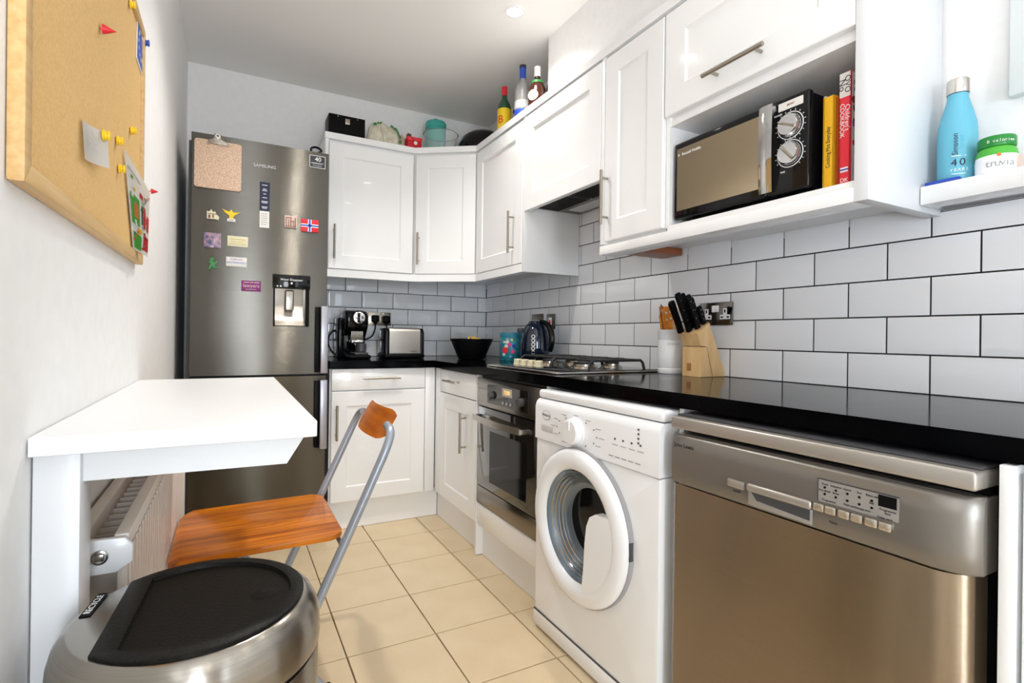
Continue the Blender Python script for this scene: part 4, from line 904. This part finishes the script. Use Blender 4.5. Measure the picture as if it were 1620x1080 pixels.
MB(FB).box(-1.000, -.922, ZS+.022, ZS+.036, .24, .380, .005, 2).build('drip_tray', 'dgrey', t)
MB(FB).lathe([(.026, 0), (.030, .004), (.030, .05), (.027, .05)], (-.955, ZS+.0365, .33), (0,1,0), n=24).build('capsule_cup', 'dgrey', t)
MB(FB).tube([(-1.045, ZS+.17, .09), (-1.085, ZS+.15, .10), (-1.105, ZS+.10, .11), (-1.095, ZS+.05, .12), (-1.060, ZS+.012, .13), (-1.02, ZS+.006, .14)], .0055, 8, smooth=2).build('hose', 'black', t)
# toaster
t = thing('toaster', 'brushed steel two-slice toaster with black ends', 'toaster', (-.705, -.30, ZS))
MB(FB).box(-.826, -.582, ZS, ZS+.030, .19, .365, .010, 3).build('base', 'black', t)
for a in (-.822, -.610): MB(frame((a,0,0), (0,-1,0), (0,0,1))).prism([(.20, ZS+.028), (.36, ZS+.028), (.358, ZS+.155), (.335, ZS+.178), (.225, ZS+.178), (.202, ZS+.155)], -.026, .0, .006, seg=3).build('end_cap', 'blackg', t)
MB(frame((-.7965,0,0), (0,-1,0), (0,0,1))).prism([(.203, ZS+.030), (.357, ZS+.030)] + [(.357-.025*(1-math.cos(k*math.pi/12)), ZS+.155+.026*math.sin(k*math.pi/12)) for k in range(7)] + [(.228-.025*math.sin(k*math.pi/12), ZS+.155+.026*math.cos(k*math.pi/12)) for k in range(7)], -.187, .0, 0).build('shell', 'steel_lt', t)
for c in (.245, .295): MB(FB).box(-.785, -.622, ZS+.1808, ZS+.1822, c, c+.026).build('slot', 'void', t)
MB(FB).box(-.5835, -.572, ZS+.065, ZS+.100, .265, .295, .004).build('lever', 'black', t)
MB(FB).box(-.665, -.630, ZS+.040, ZS+.044, .3572, .3578).build('print', 'dgrey', t)
# sockets
def socket_double(name, label, F, a0, a1, b0, b1, m, c=.0105):
    t = thing(name, label, 'socket', tuple(F @ Vector(((a0+a1)/2, (b0+b1)/2, c))))
    MB(F).box(a0, a1, b0, b1, c, c+.0045, .0018).build('faceplate', m, t)
    return t
t = socket_double('wall_socket', 'steel double wall socket with two black plugs in it', FB, -.842, -.696, 1.078, 1.162, 'nickel')
for x in (-.792, -.745): MB(FB).box(x-.006, x+.006, 1.146, 1.158, .015, .018, .001).build('switch', 'white', t)
for n, (x, z, lab) in enumerate(((-.800, 1.118, 'black plug of the coffee machine in the socket behind it'), (-.728, 1.116, 'black plug of the toaster in the socket behind it'))):
    o = tag(MB(FB).box(x-.024, x+.024, z-.022, z+.024, .0155, .045, .010, 3).box(x-.012, x+.012, z-.034, z-.018, .02, .040, .006).build('plug', 'black'), lab, 'plug')
    pts = [(x, z-.03, .03), (x, z-.06, .035), (x-.02, z-.11, .05), (x-.06, z-.13, .055), (x-.085, z-.13, .06)] if n == 0 else [(x, z-.03, .03), (x+.002, z-.07, .04), (x+.005, z-.13, .06), (x+.01, z-.20, .08), (x+.02, ZS+.008, .12)]
    MB(FB).tube(pts, .0042, 8, smooth=2).build('cord', 'black', o)
t = socket_double('wall_socket', 'steel double wall socket hidden partly by the kettle', FR, .660, .790, 1.066, 1.152, 'ovensteel')
t = socket_double('fused_switch', 'small steel switch plate with red rocker beside the kettle', FR, .826, .912, 1.062, 1.148, 'ovensteel')
MB(FR).box(.852, .884, 1.086, 1.128, .015, .019, .002).build('rocker_frame', 'white', t); MB(FR).box(.858, .878, 1.090, 1.112, .019, .0215, .001).build('rocker', 'red', t)
t = socket_double('wall_socket', 'black nickel double wall socket behind the knife block', FR, 1.922, 2.072, 1.068, 1.154, 'dchrome')
for a in (1.957, 2.040):
    MB(FR).box(a-.008, a+.008, 1.106, 1.130, .015, .0162).box(a-.022, a+.022, 1.090, 1.107, .015, .0162).build('socket_insert', 'white', t)
    MB(FR).box(a-.003, a+.003, 1.114, 1.126, .0162, .0166).box(a-.018, a-.008, 1.095, 1.101, .0162, .0166).box(a+.008, a+.018, 1.095, 1.101, .0162, .0166).build('pin_hole', 'black', t)
for a in (1.990, 2.006): MB(FR).box(a-.0075, a+.0075, 1.117, 1.142, .015, .019, .0015).build('switch', 'white', t)
# fruit bowl
BWX, BWY = -.345, -.52
t = thing('fruit_bowl', 'large black flat-bottomed fruit bowl on the worktop', 'bowl', (BWX, BWY, ZS))
MB().lathe([(0, 0), (.070, 0), (.078, .003), (.1285, .118), (.1285, .121), (.124, .121), (.075, .010), (0, .008)], (BWX, BWY, ZS), n=48, close=False).build('bowl', 'black', t)
def banana(pts, lab):
    o = MB().tube(pts, [.004, .005, .010, .013, .0135, .012, .008, .004], 8).build('banana', 'banana'); return tag(o, lab, 'banana', 'bananas in the fruit bowl')
for k, lab in enumerate(('yellow banana in the black bowl, leftmost of the bunch', 'yellow banana in the black bowl, middle of the bunch', 'yellow banana in the black bowl, rightmost of the bunch')):
    dx = -.030+.038*k; y0 = BWY-.01; ZS_ = ZS-.018
    banana([(BWX-.012+dx*.35, y0, ZS_+.152), (BWX-.008+dx*.5, y0, ZS_+.144), (BWX+.000+dx*.95, y0-.004, ZS_+.132), (BWX+.004+dx, y0-.008, ZS_+.115), (BWX+.006+dx, y0-.010, ZS_+.096), (BWX+.006+dx, y0-.010, ZS_+.076), (BWX+.004+dx, y0-.008, ZS_+.058), (BWX+dx, y0-.006, ZS_+.046)], lab)
tag(MB().lathe([(0, 0), (.06, 0), (.066, .004), (.088, .08), (.096, .152), (.099, .155), (.094, .150), (.085, .08), (.06, .008), (0, .006)], (-.20, -.22, ZS), n=40, close=False).build('glass_dish', 'glass'), 'clear glass dish standing behind the black fruit bowl', 'dish')
# tin
t = thing('biscuit_tin', 'round turquoise tin with bird and flower print beside the kettle', 'tin', (-.195, -.735, ZS))
MB().lathe([(.060, 0), (.062, .003), (.062, .135), (.060, .138)], (-.195, -.735, ZS), n=40).build('body', 'batik', t)
MB().lathe([(.0635, .132), (.0635, .155), (.060, .160), (0, .160)], (-.195, -.735, ZS), n=40).build('lid', 'tint', t)
for th, z, r, m in ((210, .060, .020, 'rosered'), (216, .082, .011, 'offw'), (222, .106, .011, 'offw'), (233, .092, .012, 'pink'), (252, .052, .012, 'pink'), (204, .105, .008, 'offw'), (258, .084, .012, 'blue'), (202, .036, .010, 'offw'), (240, .025, .008, 'sky'), (222, .120, .007, 'pinkt'), (246, .118, .007, 'yellow')):
    a = math.radians(th); MB().lathe([(r, 0), (r*.9, .0016), (0, .0018)], (-.195+.0612*math.cos(a), -.735+.0612*math.sin(a), ZS+z), (math.cos(a), math.sin(a), 0), n=12).build('print', m, t)
# kettle
KX, KY = -.150, -.930
t = thing('kettle', 'glossy midnight-blue kettle by the hob', 'kettle', (KX, KY, ZS))
MB().lathe([(.078, 0), (.080, .004), (.080, .016), (.074, .020)], (KX, KY, ZS), n=40).build('base', 'black', t)
MB().lathe([(.076, .020), (.079, .026), (.080, .08), (.078, .13), (.070, .17), (.058, .196), (.046, .207), (.040, .210), (.036, .222), (.012, .228), (0, .229)], (KX, KY, ZS), n=48).build('body', 'kettle', t)
kd = Vector((.35, -.93, 0)).normalized()       # handle side, toward the hob
def kp(r, z): return (KX+kd.x*r, KY+kd.y*r, ZS+z)
MB().tube([kp(.035, .222), kp(.070, .212), kp(.100, .185), kp(.112, .14), kp(.110, .09), kp(.100, .06)], [.010, .014, .016, .016, .015, .011], 12, smooth=2).build('handle', 'blackg', t)
MB().prism([(-.014, .0), (.014, 0), (.010, .03), (-.010, .03)], -.012, .012, .003, T=Matrix.Translation((KX-.050, KY+.05, ZS+.172)) @ Matrix.Rotation(.8, 4, 'Z')).build('spout', 'kettle', t)
vw = frame((KX, KY, ZS), (.86, -.52, 0), (0,0,1))
for k in range(5): MB(vw).lathe([(.0095, 0), (.0095, .003), (.007, .003), (.007, 0)], (-.012, .055+.021*k, .0775 if k < 4 else .075), n=18, close=False).build('gauge_ring', 'chrome', t)
MB(vw).lathe([(.002,0),(.002,.001)], (0,.02,.079), n=6).build('print', 'lgrey', t)
# utensil jar and utensils
JX, JY = -.070, -1.835
t = thing('utensil_jar', 'white ribbed ceramic utensil jar holding wooden tools', 'jar', (JX, JY, ZS))
MB().lathe([(0, 0), (.050, 0), (.052, .003), (.052, .018), (.049, .021), (.051, .025), (.0525, .08), (.0525, .128), (.0505, .130), (.0525, .133), (.0525, .160), (.0535, .162), (.0535, .170), (.051, .172), (.047, .168), (.046, .03), (0, .028)], (JX, JY, ZS), n=44, close=False).build('jar', 'white', t)
jf = frame((JX, JY, ZS), (.91, -.41, 0), (0,0,1))
text('Utensils', .016, jf, -.012, .117, .0532, 'lgrey', t)
def utensil(lab, base, top, m, kind, wid=.0):
    b_ = Vector(base); p = Vector(top); o = MB()
    if kind == 'spoon':
        o.tube([b_, b_.lerp(p, .7), p], [.006, .006, .005], 8)
        d = (p-b_).normalized(); c = p+d*.0
        o.lathe([(0, -.03), (.012, -.022), (.018, 0), (.014, .018), (0, .026)], p, d, 12)
    else:
        d = (p-b_).normalized(); r = Vector((.86, -.51, 0)); r = (r-d*r.dot(d)).normalized(); F_ = frame(b_, r, d); L = (p-b_).length
        pr = [(-.007, 0), (.007, 0), (.009, L*.55), (wid, L*.72), (wid, L-.012), (wid-.012, L), (-wid+.012, L), (-wid, L-.012), (-wid, L*.72), (-.009, L*.55)]
        m_ = MB(F_).prism(pr, -.003, .003, .001); o = m_
    return tag(o.build('wooden_' + ('spoon' if kind == 'spoon' else 'spatula'), m), lab, 'utensil', 'wooden utensils in the jar')
u = utensil('broad orange-brown wooden spatula with drilled holes in the jar', (JX+.005, JY, ZS+.035), (JX-.012, JY+.012, ZS+.265), 'teak2', 'spatula', .026)
d_ = Vector((-.017, .012, .23)).normalized(); r_ = Vector((.86, -.51, 0)); r_ = (r_-d_*r_.dot(d_)).normalized(); uf = frame((JX+.005, JY, ZS+.035), r_, d_)
for a, b in ((-.008, .205), (.008, .208), (-.008, .178), (.008, .182)): MB(uf).lathe([(.0042, .0031), (0, .0036)], (a, b, 0), n=10).build('hole', 'offw', u)
utensil('slim dark wooden spatula leaning outward at the jar edge', (JX+.004, JY+.014, ZS+.035), (JX-.014, JY+.046, ZS+.275), 'oak', 'spatula', .009)
utensil('short narrow orange-brown wooden handle low at the outer edge of the jar', (JX-.022, JY+.006, ZS+.035), (JX-.040, JY+.020, ZS+.240), 'teak2', 'spatula', .0075)
utensil('tall pale wooden spatula at the back of the jar', (JX+.006, JY-.002, ZS+.035), (JX+.016, JY-.008, ZS+.262), 'beech', 'spatula', .012)
# knife block and knives
t = thing('knife_block', 'pale beech knife block holding black-handled knives', 'knife block', (-.07, -1.992, ZS))
kf = frame((0, -2.034, 0), (1,0,0), (0,0,1))           # side profile in x,z, extruded along -y; depth runs +y
kf2 = frame((0, -1.950, 0), (1,0,0), (0,0,1))
MB(kf2).prism([(-.133, ZS), (-.072, ZS), (-.1015, ZS+.108), (-.133, ZS+.108)], .0, .085, .002).build('front_block', 'beech', t)
kb = MB(kf2).prism([(-.070, ZS), (.000, ZS), (-.090, ZS+.196), (-.150, ZS+.158), (-.1325, ZS+.1105), (-.1002, ZS+.1105)], .0, .085, .002).build('slanted_block', 'beech', t)
MB(FR).box(1.972, 1.992, ZS+.020, ZS+.048, .133, .1336).build('emblem', 'oak', t)
def knife(lab, y, s, L, r=.0095):
    """handle sticking out of the slanted top at a fraction s along it"""
    n = Vector((-.535, 0, .845)).normalized(); n = Vector((-.42, 0, .91)).normalized()
    p = Vector((-.150+.06*s, y, ZS+.158+.038*s)) + n*.001
    e = Vector((0, 1, 0)); q = n.cross(e)
    F_ = Matrix((q, e, n)).transposed().to_4x4(); F_.translation = p
    o = MB(F_)
    o.box(-r*1.05, r*1.05, -r*.62, r*.62, .0, .016, .002)
    pr = [(-r, .012), (r, .012), (r*.8, L*.35), (r*1.05, L*.8), (r*1.25, L-.008), (r*.6, L), (-r*.8, L), (-r*1.05, L-.01), (-r*.85, L*.6), (-r*.95, L*.3)]
    G = MB(F_ @ frame((0,0,0), (1,0,0), (0,0,1)))
    G.prism(pr, -r*.68, r*.68, .0025)
    for v in G.bm.verts: pass
    h = G.build('kitchen_knife', 'black'); tag(h, lab, 'knife', 'knives in the block')
    o.build('bolster', 'black', h)
    m_ = MB(F_)
    for k in (.3, .55, .8): m_.lathe([(.0022, 0), (0, .0008)], (0, -r*.70, L*k), (0,-1,0), n=8)
    m_.build('rivet', 'nickel', h)
    return h
knife('black knife handle in front at the far side of the block, lowest', -1.958, .02, .125, .011)
knife('black knife handle in the middle of the block, frontmost of the tall cluster', -1.992, .12, .150, .010)
knife('black knife handle in the middle of the block, second from its front', -1.986, .48, .135, .010)
knife('black knife handle at the near side of the block beside the socket', -2.014, .42, .130, .010)
knife('black knife handle at the back of the block, nearest the wall', -1.996, .84, .105, .009)
knife('short black knife handle at the near back corner of the block', -2.020, .84, .070, .009)
# ================================================================== NICHE AND OPEN SHELF
ZN = 1.3906
BK = 'cookbooks in the microwave niche'
def book(name, label, a0, a1, h, c0, c1, m, dz=0):
    t = thing(name, label, 'book', tuple(FR @ Vector(((a0+a1)/2, ZN, (c0+c1)/2))), BK)
    MB(FR).box(a0, a1, ZN, ZN+h, c1-.003, c1, .001).box(a0, a0+.0022, ZN, ZN+h, c0, c1).box(a1-.0022, a1, ZN, ZN+h, c0, c1).build('cover', m, t)
    MB(FR).box(a0+.0022, a1-.0022, ZN+.003, ZN+h-.003, c0, c1-.003).build('pages', 'paper', t)
    return t
book('cookbook', 'thin white-spined booklet beside the yellow cookbook', 2.550, 2.556, .248, .12, .285, 'offw')
b = book('cookbook', 'yellow-spined cookbook with handwritten style title', 2.557, 2.583, .238, .10, .298, 'amber')
text('Cooking Mrs Everyday', .0145, FR, 2.570, ZN+.110, .2985, 'ink', b, rot=math.pi/2, sx=.78)
book('cookbook', 'thin dark orange booklet between the yellow and red cookbooks', 2.584, 2.589, .232, .10, .292, 'orange')
book('cookbook', 'tall grey-blue booklet rising behind the yellow cookbook', 2.590, 2.594, .262, .09, .262, 'sky')
b = book('cookbook', 'thick red-spined cookbook, tallest of the row', 2.595, 2.621, .282, .09, .296, 'rosered')
MB(FR).box(2.5955, 2.6205, ZN+.222, ZN+.2815, .296, .2966).build('spine_panel', 'offw', b)
text('OVO', .019, FR, 2.6140, ZN+.252, .2969, 'ink', b, rot=-math.pi/2); text('No', .022, FR, 2.6015, ZN+.252, .2969, 'ink', b, rot=-math.pi/2)
text("Children's", .0165, FR, 2.6140, ZN+.170, .2964, 'whitem', b, rot=-math.pi/2, sx=.95); text('COOKBOOK', .0150, FR, 2.6018, ZN+.165, .2964, 'whitem', b, rot=-math.pi/2, sx=.95)
MB(FR).box(2.599, 2.617, ZN+.046, ZN+.050, .296, .2965).box(2.599, 2.617, ZN+.038, ZN+.042, .296, .2965).build('emblem', 'whitem', b); MB(FR).box(2.597, 2.619, ZN+.0425, ZN+.0455, .296, .2966).build('emblem_band', 'blue', b)
text('DK', .014, FR, 2.608, ZN+.018, .2964, 'whitem', b)
fr_ = frame((-.29, -2.6212, ZN), (1,0,0), (0,0,1)); rnd = random.Random(9)
MB(fr_).box(.0, .16, .002, .28, 0, .0006).build('cover_print', 'lgrey', b)
for k in range(30):
    u, v = rnd.uniform(.006, .07), rnd.uniform(.01, .27); r = rnd.uniform(.004, .011)
    MB(fr_).lathe([(r, .0006), (r*.8, .0012), (0, .0012)], (u, v, 0), n=9).build('cover_print', rnd.choice(['red', 'lime', 'violet', 'ink', 'sky', 'dkgreen', 'brown', 'darkred', 'olive']), b)
def curved_text(s_, size, F, r, a0, z, m, parent, step):
    for k, ch_ in enumerate(s_):
        an = a0+step*k
        text(ch_, size, F @ Matrix.Rotation(an, 4, 'Y'), 0, z, r, m, parent)
# turquoise bottle
QX, QY, ZQ = -.066, -2.742, 1.3976
t = thing('water_bottle', 'turquoise metal water bottle with steel cap on the open shelf', 'bottle', (QX, QY, ZQ))
MB().lathe([(.035, 0), (.0375, .004), (.038, .03), (.038, .115), (.036, .145), (.030, .172), (.0235, .195), (.0205, .207), (.0205, .222)], (QX, QY, ZQ), n=48).build('body', 'bottle', t)
MB().lathe([(.0208, .218), (.0218, .220), (.0218, .250), (.020, .253), (0, .2535)], (QX, QY, ZQ), n=40).build('cap', 'steel_lt', t)
MB().lathe([(.0211, .2165), (.0211, .2182)], (QX, QY, ZQ), n=40).build('cap_seal', 'dblue', t)
qf = frame((QX, QY, ZQ), (.38, -.925, 0), (0,0,1)) if False else frame((QX, QY, ZQ), (.36, -.93, 0), (0,0,1))
qn = frame((QX, QY, ZQ), (.60, -.80, 0), (0,0,1))
text('Simpson', .0155, qn, -.014, .088, .0366, 'dblue', t, rot=math.pi/2); text('Thacher', .012, qn, -.002, .092, .0384, 'aqua', t, rot=math.pi/2, sx=.9)
curved_text('40', .024, qn, .0384, -.42, .044, 'dblue', t, .40); curved_text('YEARS', .0100, qn, .0384, -.55, .027, 'whitem', t, .19); MB(qn).box(-.021, .006, .059, .0605, .0355, .0378).box(-.021, .006, .0165, .018, .0355, .0378).build('print', 'whitem', t)
# sweetener tub
TX, TY = -.080, -2.820
t = thing('sweetener_tub', 'squat white sweetener tub with green screw lid', 'tub', (TX, TY, ZQ))
MB().lathe([(.034, 0), (.037, .003), (.0375, .030), (.0365, .040)], (TX, TY, ZQ), n=44).build('body', 'white', t)
MB().lathe([(.0367, .039), (.0345, .052), (.030, .060), (.028, .061)], (TX, TY, ZQ), n=44).build('shoulder', 'lime', t)
ldq = MB().lathe([(.0325, .059), (.0335, .061), (.0335, .080), (.032, .083), (0, .0835)], (TX, TY, ZQ), n=44).build('lid', mat('green_lid', (.01,.22,.03), .3), t)
tf = frame((TX, TY, ZQ), (.60, -.80, 0), (0,0,1))
curved_text('truvia', .0225, tf, .0379, -.72, .019, 'grey', t, .225)
curved_text('0 calories', .0095, tf, .0338, -.75, .070, 'whitem', t, .15)
MB(tf).lathe([(.004, 0), (.004, .001), (0, .001)], (-.008, .037, .0362), n=12).build('berry', 'orange', t)
MB(tf).box(.026, .034, .006, .034, .016, .0275, .001).build('side_label', 'pinkt', t)
tag(MB(FR).box(2.698, 2.766, ZQ, ZQ+.007, .1055, .1185, .001).build('flat_packet', 'blue'), 'flat blue packet lying at the edge of the open shelf before the bottle', 'packet')
